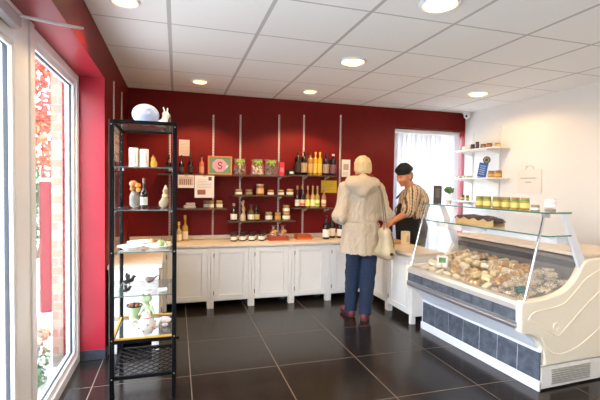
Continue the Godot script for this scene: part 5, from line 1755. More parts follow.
func _tower_goods() -> void:
	var white := tint("glaze", rgb(236, 232, 226), 0.25)
	var dark := tint("dark iron", rgb(46, 40, 38), 0.5)
	# snail on top
	var t := thing("snail_ornament", "pale blue snail ornament with a white head on top of the tower", "ornament", Vector3(pz(147, 118, -2.86).x, 1.72, -2.86))
	var blue := tint("glaze", rgb(176, 190, 222), 0.35)
	part(t, "shell", MB.new().ellip(Vector3(-0.008, 0.069, 0), Vector3(0.084, 0.069, 0.072), 24, 16, Basis(Vector3.BACK, -0.08)), blue, "pale blue rounded shell")
	var curl := []
	for k in 26:
		var a := k * 0.28
		var r := 0.036 - 0.0012 * k
		curl.append(Vector3(0.012 + cos(a) * r, 0.074 + sin(a) * r * 0.8, 0.071 - r * 0.12))
	part(t, "spiral", MB.new().tube(curl, 0.0035, 6), blue)
	blob_part(t, "head", white, Vector3(0.02, -0.01, -0.06), Vector3(0.16, 0.15, 0.06), 0.006, [[Vector3(0.06, 0.018, 0), Vector3(0.105, 0.022, 0), 0.02, 0.024], [Vector3(0.105, 0.022, 0), Vector3(0.118, 0.075, 0), 0.022, 0.02], [Vector3(0.118, 0.075, 0), Vector3(0.104, 0.083, 0), 0.02, 0.012], [Vector3(0.11, 0.09, 0.012), Vector3(0.102, 0.118, 0.018), 0.006, 0.006, 0.004], [Vector3(0.124, 0.09, 0.0), Vector3(0.128, 0.118, 0.0), 0.006, 0.006, 0.004]], "white head with two feelers")
	# shelf 1: candles and a gourd bird
	for e in [[133.7, 0.128, "white pillar candle with a pale leaf motif, the taller of two"], [144.2, 0.122, "white pillar candle beside the yellow bird, the shorter of two"]]:
		var c := thing("pillar_candle", e[2], "candle", tspot(e[0], 165, 0))
		part(c, "wax", MB.new().lathe([Vector2(0, 0), Vector2(0.0275, 0), Vector2(0.028, 0.002), Vector2(0.028, e[1] - 0.003), Vector2(0.026, e[1]), Vector2(0.006, e[1] - 0.004), Vector2(0, e[1] - 0.004)], 24), tint("wax", rgb(240, 232, 218), 0.5))
		part(c, "wick", MB.new().tube([Vector3(0, e[1] - 0.004, 0), Vector3(0.001, e[1] + 0.006, 0)], 0.0012, 5), dark)
		var lf := MB.new()
		for k in 5:
			lf.tube([Vector3(0.010, 0.03 + 0.014 * k, 0.0262), Vector3(0.018 - 0.002 * k, 0.046 + 0.014 * k, 0.0225)], 0.0025, 5)
		part(c, "leaf_motif", lf, tint("motif", rgb(196, 190, 168), 0.6))
	var yel := tint("glaze", rgb(196, 150, 40), 0.4)
	t = thing("bird_ornament", "small yellow bird ornament beside the white candles", "ornament", tspot(153.7, 165, 0))
	blob_part(t, "figure", yel, Vector3(-0.05, -0.01, -0.05), Vector3(0.05, 0.11, 0.05), 0.005, [[Vector3(0, 0.022, 0), Vector3(0.0, 0.03, 0), 0.021, 0.022], [Vector3(0, 0.04, 0), Vector3(-0.004, 0.062, 0), 0.014, 0.012], [Vector3(-0.004, 0.064, 0), Vector3(-0.014, 0.062, 0), 0.012, 0.004]])
	part(t, "comb", MB.new().ellip(Vector3(-0.003, 0.078, 0), Vector3(0.006, 0.008, 0.003), 8, 6), tint("glaze", rgb(170, 90, 40), 0.4))
	# shelf 2
	t = thing("stone_figure", "grey stone figure crowned with orange gourds", "ornament", tspot(134.8, 210, 1))
	blob_part(t, "torso", tint("stone grey", rgb(128, 122, 112), 0.8), Vector3(-0.06, -0.01, -0.06), Vector3(0.06, 0.14, 0.06), 0.006, [[Vector3(0, 0.03, 0), Vector3(0, 0.07, 0), 0.032, 0.03], [Vector3(0, 0.07, 0), Vector3(0.0, 0.105, 0), 0.03, 0.02]])
	for e in [[Vector3(-0.008, 0.155, 0.0), 0.026, rgb(190, 122, 62)], [Vector3(0.018, 0.145, 0.01), 0.02, rgb(206, 132, 48)], [Vector3(0.022, 0.118, 0.014), 0.016, rgb(214, 150, 70)], [Vector3(-0.012, 0.125, 0.016), 0.017, rgb(170, 104, 52)]]:
		part(t, "gourd", MB.new().ellip(e[0], Vector3(e[1], e[1] * 0.92, e[1]), 12, 8), tint("gourd", e[2], 0.5))
	bottle("dark_bottle", "dark bottle with a white label on the tower's second shelf", "bottle", tspot(144, 209, 1, -2.95), 0.023, 0.195, rgb(26, 22, 24), rgb(120, 84, 50), rgb(222, 218, 206), "", 0.4)
	t = thing("goose_ornament", "small grey and cream goose ornament on the second tower shelf", "ornament", tspot(164, 210, 1))
	var goose := tint("stone grey", rgb(150, 132, 102), 0.7)
	blob_part(t, "figure", goose, Vector3(-0.06, -0.01, -0.06), Vector3(0.06, 0.17, 0.06), 0.0055, [[Vector3(-0.004, 0.028, 0), Vector3(0.004, 0.045, 0), 0.029, 0.026], [Vector3(0.004, 0.05, 0), Vector3(0.008, 0.10, 0), 0.02, 0.012], [Vector3(0.008, 0.10, 0), Vector3(0.01, 0.115, 0), 0.014, 0.014], [Vector3(0.01, 0.116, 0), Vector3(-0.008, 0.112, 0.006), 0.008, 0.004]])
	part(t, "scarf", MB.new().lathe([Vector2(0.018, 0.074), Vector2(0.021, 0.082), Vector2(0.016, 0.09)], 14, Vector3(0.007, 0, 0)), tint("glaze", rgb(206, 176, 130), 0.5))
	part(t, "hat", MB.new().lathe([Vector2(0.016, 0.124), Vector2(0.01, 0.132), Vector2(0.004, 0.15), Vector2(0, 0.152)], 12, Vector3(0.01, 0, 0)), tint("glaze", rgb(214, 190, 150), 0.5))
	# shelf 3: plates with gourds
	var plates := [[158.5, -2.80, 0.085, "large white plate nearest the tower's right post"], [130.5, -2.79, 0.078, "white plate at the tower's left, overlapping its neighbour"], [140, -2.98, 0.085, "white plate at the back of the tower shelf"]]
	for e in plates:
		var p := thing("plate", e[3], "plate", Vector3(pz(e[0], 252, e[1]).x, TSHELF[2], e[1]))
		part(p, "dish", MB.new().lathe([Vector2(0, 0.004), Vector2(0.0, 0.0), Vector2(e[2] * 0.55, 0.0), Vector2(e[2] * 0.6, 0.004), Vector2(e[2], 0.02), Vector2(e[2] * 0.985, 0.0225), Vector2(e[2] * 0.58, 0.007), Vector2(0, 0.007)], 36), white)
	var gg := [[161.2, rgb(150, 168, 96), 0.024, -2.80, "round striped green gourd on the large white plate"], [168.2, rgb(206, 186, 130), 0.017, -2.81, "small cream gourd beside the green one"], [151.5, rgb(206, 170, 80), 0.015, -2.98, "tiny yellow gourd on the rear plate"]]
	for e in gg:
		var g := thing("ornamental_gourd", e[4], "gourd", Vector3(pz(e[0], 248, e[3]).x, TSHELF[2] + 0.0075, e[3]))
		part(g, "fruit", MB.new().ellip(Vector3(0, e[2] * 0.95, 0), Vector3(e[2], e[2] * 0.95, e[2]), 14, 10), tint("gourd", e[1], 0.5))
		part(g, "stem", MB.new().tube([Vector3(0, e[2] * 1.85, 0), Vector3(0.004, e[2] * 2.4, 0)], 0.003, 6), tint("gourd stem", rgb(140, 120, 80), 0.8))
		for k in 4:
			var st := []
			for j in 7:
				var a := PI * (0.08 + 0.84 * j / 6.0)
				st.append(Vector3(sin(a) * cos(k * 1.57 + 0.4) * e[2] * 1.0, e[2] * 0.95 + cos(a) * e[2] * 0.95, sin(a) * sin(k * 1.57 + 0.4) * e[2] * 1.0))
			part(g, "stripe", MB.new().tube(st, 0.0022, 5), tint("gourd", e[1].lightened(0.35), 0.5))
	# shelf 4: iron birds, round bird, lying candle, small dish
	for e in [[129.5, -2.96, 0.062, "black iron bird with raised wings on the tower's fourth shelf"], [127, -2.75, 0.04, "smaller black iron bird near the tower's left post"]]:
		var b := thing("iron_bird", e[3], "ornament", Vector3(pz(e[0], 290, e[1]).x, TSHELF[3], e[1]), 0.4)
		var s: float = e[2] / 0.062
		blob_part(b, "figure", dark, Vector3(-0.06, -0.01, -0.04) * s, Vector3(0.06, 0.09, 0.04) * s, 0.005 * s, [[Vector3(-0.02, 0.022, 0) * s, Vector3(0.014, 0.03, 0) * s, 0.015 * s, 0.014 * s], [Vector3(0.014, 0.03, 0) * s, Vector3(0.026, 0.052, 0) * s, 0.01 * s, 0.011 * s], [Vector3(0.03, 0.053, 0) * s, Vector3(0.045, 0.05, 0) * s, 0.006 * s, 0.003 * s], [Vector3(-0.02, 0.022, 0) * s, Vector3(-0.045, 0.03, 0) * s, 0.012 * s, 0.005 * s]])
		for q in [-1.0, 1.0]:
			part(b, "wing", MB.new().ellip(Vector3(-0.012, 0.052, q * 0.012) * s, Vector3(0.012, 0.03, 0.005) * s, 10, 8, Basis(Vector3.RIGHT, q * 0.4)), dark)
			part(b, "leg", MB.new().tube([Vector3(0, 0.0, q * 0.006) * s, Vector3(0, 0.016, q * 0.006) * s], 0.002 * s, 5), dark)
	t = thing("wren_ornament", "round brown bird ornament with an upturned tail", "ornament", Vector3(pz(150, 285, -2.98).x, TSHELF[3], -2.98))
	blob_part(t, "figure", tint("brown glaze", rgb(104, 88, 76), 0.45), Vector3(-0.06, -0.01, -0.04), Vector3(0.07, 0.07, 0.04), 0.005, [[Vector3(-0.006, 0.022, 0), Vector3(0.004, 0.024, 0), 0.022, 0.02], [Vector3(0.012, 0.02, 0), Vector3(0.052, 0.052, 0), 0.01, 0.005], [Vector3(-0.02, 0.032, 0), Vector3(-0.034, 0.03, 0), 0.01, 0.003]])
	t = thing("lying_candle", "short white candle lying on its side on the fourth shelf", "candle", Vector3(pz(162.5, 294, -2.72).x, TSHELF[3] + 0.0131, -2.72), 0.08)
	var lc := MB.new()
	lc.t = Transform3D(Basis(Vector3.BACK, PI / 2), Vector3(0.028, 0, 0))
	lc.lathe([Vector2(0, 0), Vector2(0.012, 0), Vector2(0.013, 0.002), Vector2(0.013, 0.054), Vector2(0.011, 0.056), Vector2(0, 0.056)], 18)
	part(t, "wax", lc, tint("wax", rgb(240, 232, 218), 0.5))
	part(t, "wick", MB.new().tube([Vector3(-0.028, 0, 0), Vector3(-0.037, 0.001, 0)], 0.0013, 5), dark)
	t = thing("oblong_dish", "small oblong white dish on the fourth shelf", "dish", Vector3(pz(144.5, 293, -2.78).x, TSHELF[3], -2.78))
	part(t, "dish", MB.new().lathe([Vector2(0, 0), Vector2(0.04, 0), Vector2(0.048, 0.012), Vector2(0.045, 0.013), Vector2(0.038, 0.004), Vector2(0, 0.004)], 26, Vector3.ZERO, 1.0, 0.5), white)
	# shelf 5: frog, planter, teapot, shell
	t = thing("frog_figure", "pale green frog figure standing behind the teapot", "ornament", Vector3(pz(147, 330, -2.93).x, TSHELF[4], -2.93))
	var frog := tint("glaze", rgb(170, 190, 146), 0.35)
	blob_part(t, "figure", frog, Vector3(-0.09, -0.01, -0.08), Vector3(0.09, 0.24, 0.08), 0.0065, [[Vector3(0.008, 0.028, 0), Vector3(0.006, 0.09, 0), 0.036, 0.024], [Vector3(0.006, 0.09, 0), Vector3(-0.004, 0.13, 0), 0.024, 0.018], [Vector3(-0.02, 0.168, 0.006), Vector3(0.01, 0.168, 0.006), 0.026, 0.024], [Vector3(-0.024, 0.19, 0.014), Vector3(-0.024, 0.2, 0.014), 0.012, 0.01], [Vector3(0.014, 0.19, 0.014), Vector3(0.014, 0.2, 0.014), 0.012, 0.01], [Vector3(-0.02, 0.11, 0.01), Vector3(-0.045, 0.07, 0.03), 0.01, 0.008], [Vector3(0.03, 0.11, 0.01), Vector3(0.048, 0.07, 0.03), 0.01, 0.008]])
	for x in [-0.024, 0.014]:
		part(t, "eye", MB.new().ellip(Vector3(x, 0.2, 0.023), Vector3(0.005, 0.006, 0.004), 8, 6), mats["black matte"])
	part(t, "belly_patch", MB.new().ellip(Vector3(0.006, 0.065, 0.024), Vector3(0.019, 0.036, 0.01), 14, 10), tint("glaze", rgb(226, 222, 196), 0.35))
	t = thing("planter", "pale green ribbed planter with dark rim and brown nuts", "planter", Vector3(pz(134.5, 325, -2.98).x, TSHELF[4], -2.98))
	part(t, "pot", MB.new().lathe([Vector2(0, 0), Vector2(0.03, 0), Vector2(0.04, 0.09), Vector2(0.05, 0.105), Vector2(0.048, 0.11), Vector2(0.036, 0.10), Vector2(0, 0.095)], 26), tint("glaze", rgb(186, 206, 158), 0.4))
	part(t, "rim", MB.new().lathe([Vector2(0.046, 0.104), Vector2(0.054, 0.109), Vector2(0.053, 0.117), Vector2(0.044, 0.113)], 26), dark)
	for k in 7:
		part(t, "nut", MB.new().ellip(Vector3(cos(k * 0.9) * 0.026 * float(k > 0), 0.11 + 0.003 * (k % 3), sin(k * 0.9) * 0.026 * float(k > 0)), Vector3(0.013, 0.011, 0.012), 8, 6), tint("nut", [rgb(126, 72, 44), rgb(160, 100, 64), rgb(96, 58, 40)][k % 3], 0.6))
	var pot_glaze := tint("glaze", rgb(216, 209, 200), 0.25)
	t = thing("teapot", "white teapot with coloured spots on the wooden-edged tower shelf", "teapot", Vector3(pz(146.5, 338, -2.74).x, TSHELF[4], -2.74))
	part(t, "pot", MB.new().lathe([Vector2(0, 0), Vector2(0.034, 0), Vector2(0.036, 0.005), Vector2(0.052, 0.03), Vector2(0.056, 0.05), Vector2(0.05, 0.075), Vector2(0.034, 0.094), Vector2(0.03, 0.098)], 30), pot_glaze)
	var lid := part(t, "lid", MB.new().lathe([Vector2(0.033, 0.096), Vector2(0.032, 0.102), Vector2(0.018, 0.114), Vector2(0.006, 0.119), Vector2(0.006, 0.123), Vector2(0.011, 0.129), Vector2(0.008, 0.136), Vector2(0, 0.138)], 24), pot_glaze)
	part(lid, "painted_band", MB.new().lathe([Vector2(0.0335, 0.0965), Vector2(0.034, 0.100), Vector2(0.0325, 0.102)], 24), tint("glaze", rgb(206, 84, 96), 0.35))
	part(t, "handle", MB.new().tube([Vector3(-0.045, 0.078, 0), Vector3(-0.07, 0.088, 0), Vector3(-0.086, 0.072, 0), Vector3(-0.083, 0.05, 0), Vector3(-0.066, 0.032, 0), Vector3(-0.048, 0.028, 0)], 0.007, 10), pot_glaze)
	part(t, "spout", MB.new().tube([Vector3(0.045, 0.03, 0), Vector3(0.066, 0.042, 0), Vector3(0.075, 0.065, 0), Vector3(0.088, 0.088, 0)], [0.016, 0.013, 0.009, 0.008], 12), pot_glaze)
	var dots := [rgb(198, 40, 44), rgb(70, 120, 80), rgb(60, 66, 76), rgb(190, 70, 80), rgb(86, 150, 130), rgb(206, 120, 60)]
	for k in 12:
		var a := 0.35 + k * 0.52
		var hgt: float = [0.026, 0.044, 0.064][k % 3]
		var rr: float = [0.0495, 0.0552, 0.0535][k % 3]
		part(t, "painted_spot", MB.new().ellip(Vector3(cos(a) * rr, hgt, sin(a) * rr), Vector3(0.007, 0.008, 0.007) * 0.8, 8, 6), tint("glaze", dots[(k * 5) % 6], 0.35))
	t = thing("sea_shell", "pinkish white scalloped shell beside the teapot", "shell", Vector3(pz(165, 331, -2.83).x, TSHELF[4], -2.83))
	var sh := tint("shell", rgb(226, 206, 200), 0.5)
	for k in 7:
		var a := -1.2 + 0.4 * k
		part(t, "ridge", MB.new().ellip(Vector3(sin(a) * 0.02, 0.036 + cos(a) * 0.014, 0.006), Vector3(0.012, 0.022, 0.016), 10, 8, Basis(Vector3.BACK, -a)), sh)
	part(t, "hinge", MB.new().ellip(Vector3(0, 0.014, 0.004), Vector3(0.02, 0.015, 0.015), 10, 8), sh)
	# printed poster on the left wall seen through the tower
	var a0 := px(113.6, 126, XL + 0.003)
	var a1 := px(120.6, 163, XL + 0.003)
	t = thing("wall_poster", "pale printed poster on the left red wall seen through the tower", "poster", Vector3(XL + 0.001, a1.y, (a0.z + a1.z) * 0.5))
	var hz := absf(a0.z - a1.z) * 0.5
	part(t, "sheet", MB.new().span(Vector3(0, 0, -hz), Vector3(0.003, a0.y - a1.y, hz)), mats["paper"])
	for k in 3:
		part(t, "printed_band", MB.new().span(Vector3(0.003, 0.06 + 0.09 * k, -hz * 0.7), Vector3(0.0036, 0.085 + 0.09 * k, hz * 0.6)), tint("print", rgb(170, 176, 150), 0.7))


# ---------------------------------------------------------------- goods in and on the refrigerated counter, and the white wall shelves
func place_in_case(n: Node3D, p: Vector3, turn: Basis) -> void:
	n.transform = case_t * Transform3D(turn, p)

func crumpled(b: MB, r: Vector3, sd: int, amp: float, at := Vector3.ZERO) -> void:
	var nz := FastNoiseLite.new()
	nz.frequency = 2.2
	nz.seed = sd
	var rings := 7
	var seg := 14
	var pt := func(i: int, s: int) -> Vector3:
		var a := PI * i / rings
		var o := TAU * (s % seg) / seg
		var d := Vector3(sin(a) * cos(o), cos(a), sin(a) * sin(o))
		var sh := Vector3(signf(d.x) * pow(absf(d.x), 0.4), signf(d.y) * pow(absf(d.y), 0.75), signf(d.z) * pow(absf(d.z), 0.4))
		return at + sh * r * (1.0 + amp * nz.get_noise_3d(d.x * 2.0, d.y * 2.0, d.z * 2.0))
	for i in rings:
		for s in seg:
			var q := [pt.call(i, s), pt.call(i, s + 1), pt.call(i + 1, s + 1), pt.call(i + 1, s)]
			for f in [[0, 1, 2], [0, 2, 3]]:
				var nn: Vector3 = (q[f[1]] - q[f[0]]).cross(q[f[2]] - q[f[0]])
				if nn.length() < 1e-10:
					continue
				nn = nn.normalized()
				if nn.dot((q[f[0]] + q[f[2]]) * 0.5 - at) < 0.0:
					nn = -nn
				b.tri(q[f[0]], q[f[1]], q[f[2]], nn, nn, nn)

# flared, zigzag ends of a sealed film bag
func crimps(b: MB, r: Vector3, y: float, sd: int) -> void:
	var g := RandomNumberGenerator.new()
	g.seed = sd
	for e in [-1.0, 1.0]:
		var prev := []
		for k in 7:
			var z := r.z * (-1.15 + 2.3 * k / 6.0)
			var row := [Vector3(e * r.x * 0.88, y + (0.006 if k % 2 else -0.004), z * 0.8), Vector3(e * r.x * g.randf_range(1.06, 1.2), y + (0.014 if k % 2 else -0.002) + g.randf_range(0.0, 0.012), z)]
			if k > 0:
				var nn: Vector3 = (row[0] - prev[0]).cross(prev[1] - prev[0]).normalized()
				b.quad(prev[0], prev[1], row[1], row[0], nn)
			prev = row

func _pack(kind: int, sd: int) -> Node3D:
	var names := ["cheese_wedge", "cheese_slab", "bread_pack", "biscuit_pack", "snack_bag"]
	var labels := ["film-wrapped pale cheese wedge in the refrigerated counter", "film-wrapped yellow cheese slab with a white sticker in the refrigerated counter", "bagged golden-crusted bread slices in the refrigerated counter", "crinkled clear pack of golden-brown biscuits in the refrigerated counter", "clear bag of pale flakes at the counter end with the swoosh panel"]
	var groups := ["cheese wedges in the refrigerated counter", "cheese slabs in the refrigerated counter", "bread packs in the refrigerated counter", "biscuit packs in the refrigerated counter", "bags of pale flakes in the refrigerated counter"]
	var cats := ["cheese", "cheese", "bread", "biscuits", "snack bag"]
	var t := thing(names[kind], labels[kind], cats[kind], Vector3.ZERO, 0.0, groups[kind])
	var film := glass("pack film", Color(0.97, 0.97, 0.95), 0.05)
	film.roughness = 0.1
	var f := MB.new()
	if kind == 0:
		part(t, "cheese", MB.new().prism(PackedVector2Array([Vector2(-0.05, 0.0), Vector2(0.05, 0.0), Vector2(0.046, 0.045), Vector2(-0.046, 0.03)]), -0.03, 0.03, 0.004), tint("cheese", [rgb(240, 230, 196), rgb(244, 236, 212)][sd % 2], 0.5))
		part(t, "rind", MB.new().box(Vector3(0.05, 0.024, 0), Vector3(0.004, 0.044, 0.058), 0.001), tint("rind", rgb(206, 160, 84), 0.6))
		crumpled(f, Vector3(0.062, 0.03, 0.042), sd, 0.25, Vector3(0, 0.024, 0))
	elif kind == 1:
		part(t, "cheese", MB.new().box(Vector3(0, 0.02, 0), Vector3(0.09, 0.04, 0.065), 0.005), tint("cheese", [rgb(236, 208, 132), rgb(240, 220, 160)][sd % 2], 0.5))
		part(t, "sticker", MB.new().box(Vector3(0.008, 0.041, 0.004), Vector3(0.045, 0.001, 0.032)), tint("label", rgb(240, 236, 228), 0.7))
		crumpled(f, Vector3(0.055, 0.027, 0.043), sd, 0.22, Vector3(0, 0.022, 0))
	elif kind == 2:
		for k in 4:
			var x := -0.036 + 0.024 * k
			var sl := MB.new()
			sl.t = Transform3D(Basis(Vector3.UP, PI / 2 + 0.1 * (k - 1.5)) * Basis(Vector3.RIGHT, 0.0), Vector3(x, 0, 0))
			sl.prism(PackedVector2Array([Vector2(-0.034, 0.0), Vector2(0.034, 0.0), Vector2(0.036, 0.03), Vector2(0.02, 0.05), Vector2(-0.02, 0.05), Vector2(-0.036, 0.03)]), -0.008, 0.008, 0.003)
			part(t, "slice", sl, tint("bread", [rgb(214, 170, 104), rgb(230, 200, 146), rgb(206, 150, 80), rgb(234, 212, 166)][(k + sd) % 4], 0.7))
		crumpled(f, Vector3(0.066, 0.032, 0.046), sd, 0.28, Vector3(0, 0.027, 0))
	elif kind == 3:
		for c in 3:
			var p := MB.new()
			for k in 5:
				p.ellip(Vector3(rng.randf_range(-0.04, 0.04), rng.randf_range(0.012, 0.034), rng.randf_range(-0.028, 0.028)), Vector3(0.02, 0.008, 0.017), 10, 6, Basis(Vector3(rng.randf() - 0.5, 0.2, rng.randf() - 0.5).normalized(), rng.randf() * 2.0))
			part(t, "biscuits", p, tint("biscuit", [rgb(214, 158, 84), rgb(226, 186, 120), rgb(192, 132, 66)][c], 0.7))
		crumpled(f, Vector3(0.06, 0.03, 0.045), sd, 0.3, Vector3(0, 0.024, 0))
	else:
		for c in 3:
			var p := MB.new()
			for k in 26:
				p.ellip(Vector3(rng.randf_range(-0.045, 0.045), rng.randf_range(0.006, 0.04), rng.randf_range(-0.038, 0.038)), Vector3(0.009, 0.004, 0.007), 6, 4, Basis(Vector3(rng.randf() - 0.5, rng.randf() - 0.5, rng.randf() - 0.5).normalized(), rng.randf() * 3.0))
			part(t, "flakes", p, tint("flake", [rgb(230, 212, 178), rgb(214, 190, 148), rgb(240, 228, 204)][c], 0.75)).set_meta("kind", "stuff")
		crumpled(f, Vector3(0.058, 0.03, 0.05), sd, 0.25, Vector3(0, 0.024, 0))
	crimps(f, Vector3(0.058, 0.03, 0.045), 0.02, sd)
	part(t, "film", f, film)
	return t

func _case_goods() -> void:
	var protos := []
	for kind in 5:
		var v := []
		for k in 3:
			v.append(_pack(kind, 70 + kind * 5 + k))
		protos.append(v)
	var taken := {}
	var slope := atan(0.2)
	for layer in 2:
		var rows := [-0.062, 0.035, 0.132, 0.229, 0.326] if layer == 0 else [-0.02, 0.08, 0.18, 0.28, 0.345]
		for r in rows.size():
			var z := -0.10 - 0.04 * layer - 0.03 * (r % 2)
			while z > -CASE_L + 0.11:
				var kind := 4
				if z < -0.40:
					kind = [0, 3, 2, 1, 0, 0, 1, 1, 0, 2][rng.randi() % 10]
				elif z < -0.34:
					kind = [4, 2, 3][rng.randi() % 3]
				if z < -1.0 and r < 2:
					kind = 0 if rng.randf() < 0.6 else 1
				if layer == 0 or rng.randf() < 0.88:
					var pr: Node3D = protos[kind][rng.randi() % 3]
					var n := pr
					if taken.has(pr):
						n = copy(pr, Vector3.ZERO)
					taken[pr] = true
					var x: float = rows[r] + rng.randf_range(-0.006, 0.006)
					var bs := Basis(Vector3.BACK, slope) * Basis(Vector3.UP, (PI / 2 if rng.randf() < 0.5 else 0.0) + rng.randf_range(-0.35, 0.35)) * Basis(Vector3.RIGHT, rng.randf_range(-0.12, 0.12) * (1 + layer)) * Basis(Vector3.BACK, rng.randf_range(-0.08, 0.1) * (1 + layer))
					place_in_case(n, Vector3(x, deck_y(x) + 0.006 + 0.05 * layer, z), bs.scaled_local(Vector3(0.77, 0.82, 0.78)))
				z -= rng.randf_range(0.102, 0.112)
	for v in protos:
		for n in v:
			if not taken.has(n):
				n.free()
	# teal carton at the near end, price card with a green picture
	var q := case_px(541, 293, -0.03)
	var t := thing("teal_box", "small teal box lying among the bags of flakes", "box")
	part(t, "carton", MB.new().box(Vector3(0, 0.018, 0), Vector3(0.045, 0.036, 0.065), 0.003), tint("card", rgb(52, 96, 94), 0.5))
	part(t, "print_panel", MB.new().box(Vector3(-0.023, 0.018, 0), Vector3(0.001, 0.02, 0.045)), tint("card", rgb(84, 130, 124), 0.5))
	place_in_case(t, Vector3(-0.085, 0.652, -0.10), Basis(Vector3.BACK, 0.2) * Basis(Vector3.UP, 1.1))
	t = thing("price_card", "white price card with a green picture standing among the wrapped packs", "card")
	part(t, "card", MB.new().box(Vector3(0, 0.05, 0), Vector3(0.09, 0.10, 0.003), 0.001), mats["paper"])
	part(t, "picture", MB.new().box(Vector3(0, 0.06, 0.002), Vector3(0.058, 0.045, 0.001)), tint("print", rgb(60, 128, 56), 0.5))
	part(t, "foot", MB.new().box(Vector3(0, 0.003, -0.02), Vector3(0.05, 0.006, 0.04), 0.001), mats["paper"])
	var pc := case_px(442, 268, -0.03)
	place_in_case(t, Vector3(-0.03, 0.65, pc.z), Basis(Vector3.UP, -0.85) * Basis(Vector3.RIGHT, -0.15))
	# jars on the top glass
	var glass_y := 1.194
	var leaf := rgb(80, 130, 60)
	var hon := rgb(176, 138, 60)
	var tops := [[479.5, 0.05, 0.105, "green-tied yellow jar, rear left of the row on the top glass"], [487, 0.05, 0.105, "green-tied yellow jar, second in the row on the top glass"], [496.5, 0.05, 0.102, "green-tied yellow jar, third in the row on the top glass"], [506, 0.046, 0.10, "green-tied yellow jar, fourth in the row on the top glass"], [515.3, 0.046, 0.10, "green-tied yellow jar, fifth in the row on the top glass"], [524.8, 0.046, 0.098, "green-tied yellow jar, last beside the low flat jar"]]
	for k in tops.size():
		var e = tops[k]
		var p := case_px(e[0], 206, 0.12)
		var j := jar("honey_jar", ["sixth", "fifth", "fourth", "third", "second", "first"][k] + " green-tied yellow jar counted from the low flat jar on the top glass", "jar", case_t * Vector3(0.12, glass_y, p.z), 0.031, 0.088, hon, rgb(150, 128, 70), rgb(216, 208, 128), "green-tied jars on the top glass")
		part(j, "fabric_tie", MB.new().lathe([Vector2(0.0275, 0.064), Vector2(0.031, 0.068), Vector2(0.0285, 0.075)], 14), tint("tie", rgb(96, 150, 66), 0.6))
	for e in [[484, 0.20], [500, 0.20]]:
		var p := case_px(e[0], 203, e[1])
		jar("honey_jar", "squat yellow preserve jar with a gold lid, behind the green-tied row", "jar", case_t * Vector3(e[1], glass_y, p.z), 0.03, 0.085, hon, rgb(176, 140, 64), rgb(206, 190, 100), "gold-lidded jars behind the green-tied row")
	var p2 := case_px(535, 210, 0.11)
	jar("flat_jar", "low flat jar with white label at the end of the yellow jars", "jar", case_t * Vector3(0.11, glass_y, p2.z), 0.03, 0.042, rgb(150, 140, 110), rgb(150, 130, 100), rgb(232, 228, 220))
	p2 = case_px(550.3, 211, 0.12)
	t = thing("glass_canister", "clear glass canister with a little dried filling on the top glass", "canister", case_t * Vector3(0.12, glass_y, p2.z))
	part(t, "wall", MB.new().lathe([Vector2(0.0, 0.0), Vector2(0.034, 0.0), Vector2(0.036, 0.003), Vector2(0.036, 0.088), Vector2(0.034, 0.09)], 24), glass("canister glass", Color(0.95, 0.98, 1.0), 0.2))
	part(t, "filling", MB.new().lathe([Vector2(0, 0.003), Vector2(0.032, 0.003), Vector2(0.032, 0.018), Vector2(0.015, 0.024), Vector2(0, 0.022)], 18), tint("filling", rgb(150, 110, 80), 0.8))
	part(t, "label", MB.new().lathe([Vector2(0.0365, 0.035), Vector2(0.0365, 0.065)], 24), tint("label", rgb(236, 232, 226), 0.7))
	# on the second glass shelf: dark sausages in a beige scalloped box
	var a0 := case_px(461, 222, 0.13)
	var a1 := case_px(499, 226, 0.13)
	t = thing("sausage_box", "beige scalloped open box on the second glass shelf", "box")
	var L := absf(a1.z - a0.z) * 0.5
	var bm := tint("card", rgb(206, 172, 112), 0.7)
	part(t, "bottom", MB.new().span(Vector3(-0.06, 0, -L), Vector3(0.06, 0.004, L)), bm)
	for x in [-0.06, 0.057]:
		var sc := PackedVector2Array([Vector2(-L, 0.0), Vector2(L, 0.0)])
		for k in 17:
			sc.append(Vector2(L - 2.0 * L * k / 16.0, 0.05 + 0.01 * cos(k * PI * 0.5)))
		var sb := MB.new()
		sb.t = Transform3D(Basis(Vector3.UP, -PI / 2), Vector3(x + 0.003, 0, 0))
		sb.prism(sc, 0.0, 0.003)
		part(t, "scalloped_side", sb, bm)
	place_in_case(t, Vector3(0.13, 1.041, (a0.z + a1.z) * 0.5), Basis())
	for k in 5:
		var s := thing("dark_sausage", "dark cured sausage lying in the beige scalloped box", "sausage", Vector3.ZERO, 0.0, "cured sausages in the box")
		var zz := (a0.z + a1.z) * 0.5 + L * (0.75 - 0.375 * k)
		var sm := MB.new()
		sm.tube([Vector3(-0.01, 0, -0.09), Vector3(0.0, 0.004, -0.07), Vector3(0.004, 0.008, 0), Vector3(0, 0.004, 0.07), Vector3(-0.01, 0, 0.09)], [0.006, 0.02, 0.024, 0.02, 0.006], 12)
		part(s, "casing", sm, tint("sausage", rgb(44, 28, 34), 0.35))
		part(s, "knot", MB.new().ellip(Vector3(-0.012, 0, 0.095), Vector3(0.006, 0.006, 0.009), 8, 6), tint("sausage", rgb(120, 100, 84), 0.6))
		place_in_case(s, Vector3(0.125 + 0.02 * (k % 2), 1.041 + 0.046 + 0.008 * (k % 2), zz), Basis(Vector3.UP, 0.35))
	# --- white wall shelves
	var top := 1.85
	var W := func(u: float, y: float, x := 3.77) -> Vector3:
		var p := px(u, 170, x)
		return Vector3(x, y, p.z)
	t = thing("wrapped_loaf", "pale wrapped loaf at the far end of the top white shelf", "food", W.call(466.5, top))
	var lb := MB.new()
	var ls := Soft.new(Vector3(-0.09, -0.01, -0.12), Vector3(0.09, 0.1, 0.12), 0.009)
	ls.bone(Vector3(0, 0.035, -0.05), Vector3(0, 0.035, 0.05), 0.036, 0.036, 0.02)
	ls.cut(Vector3.ZERO, Vector3(0, -1, 0))
	ls.into(lb)
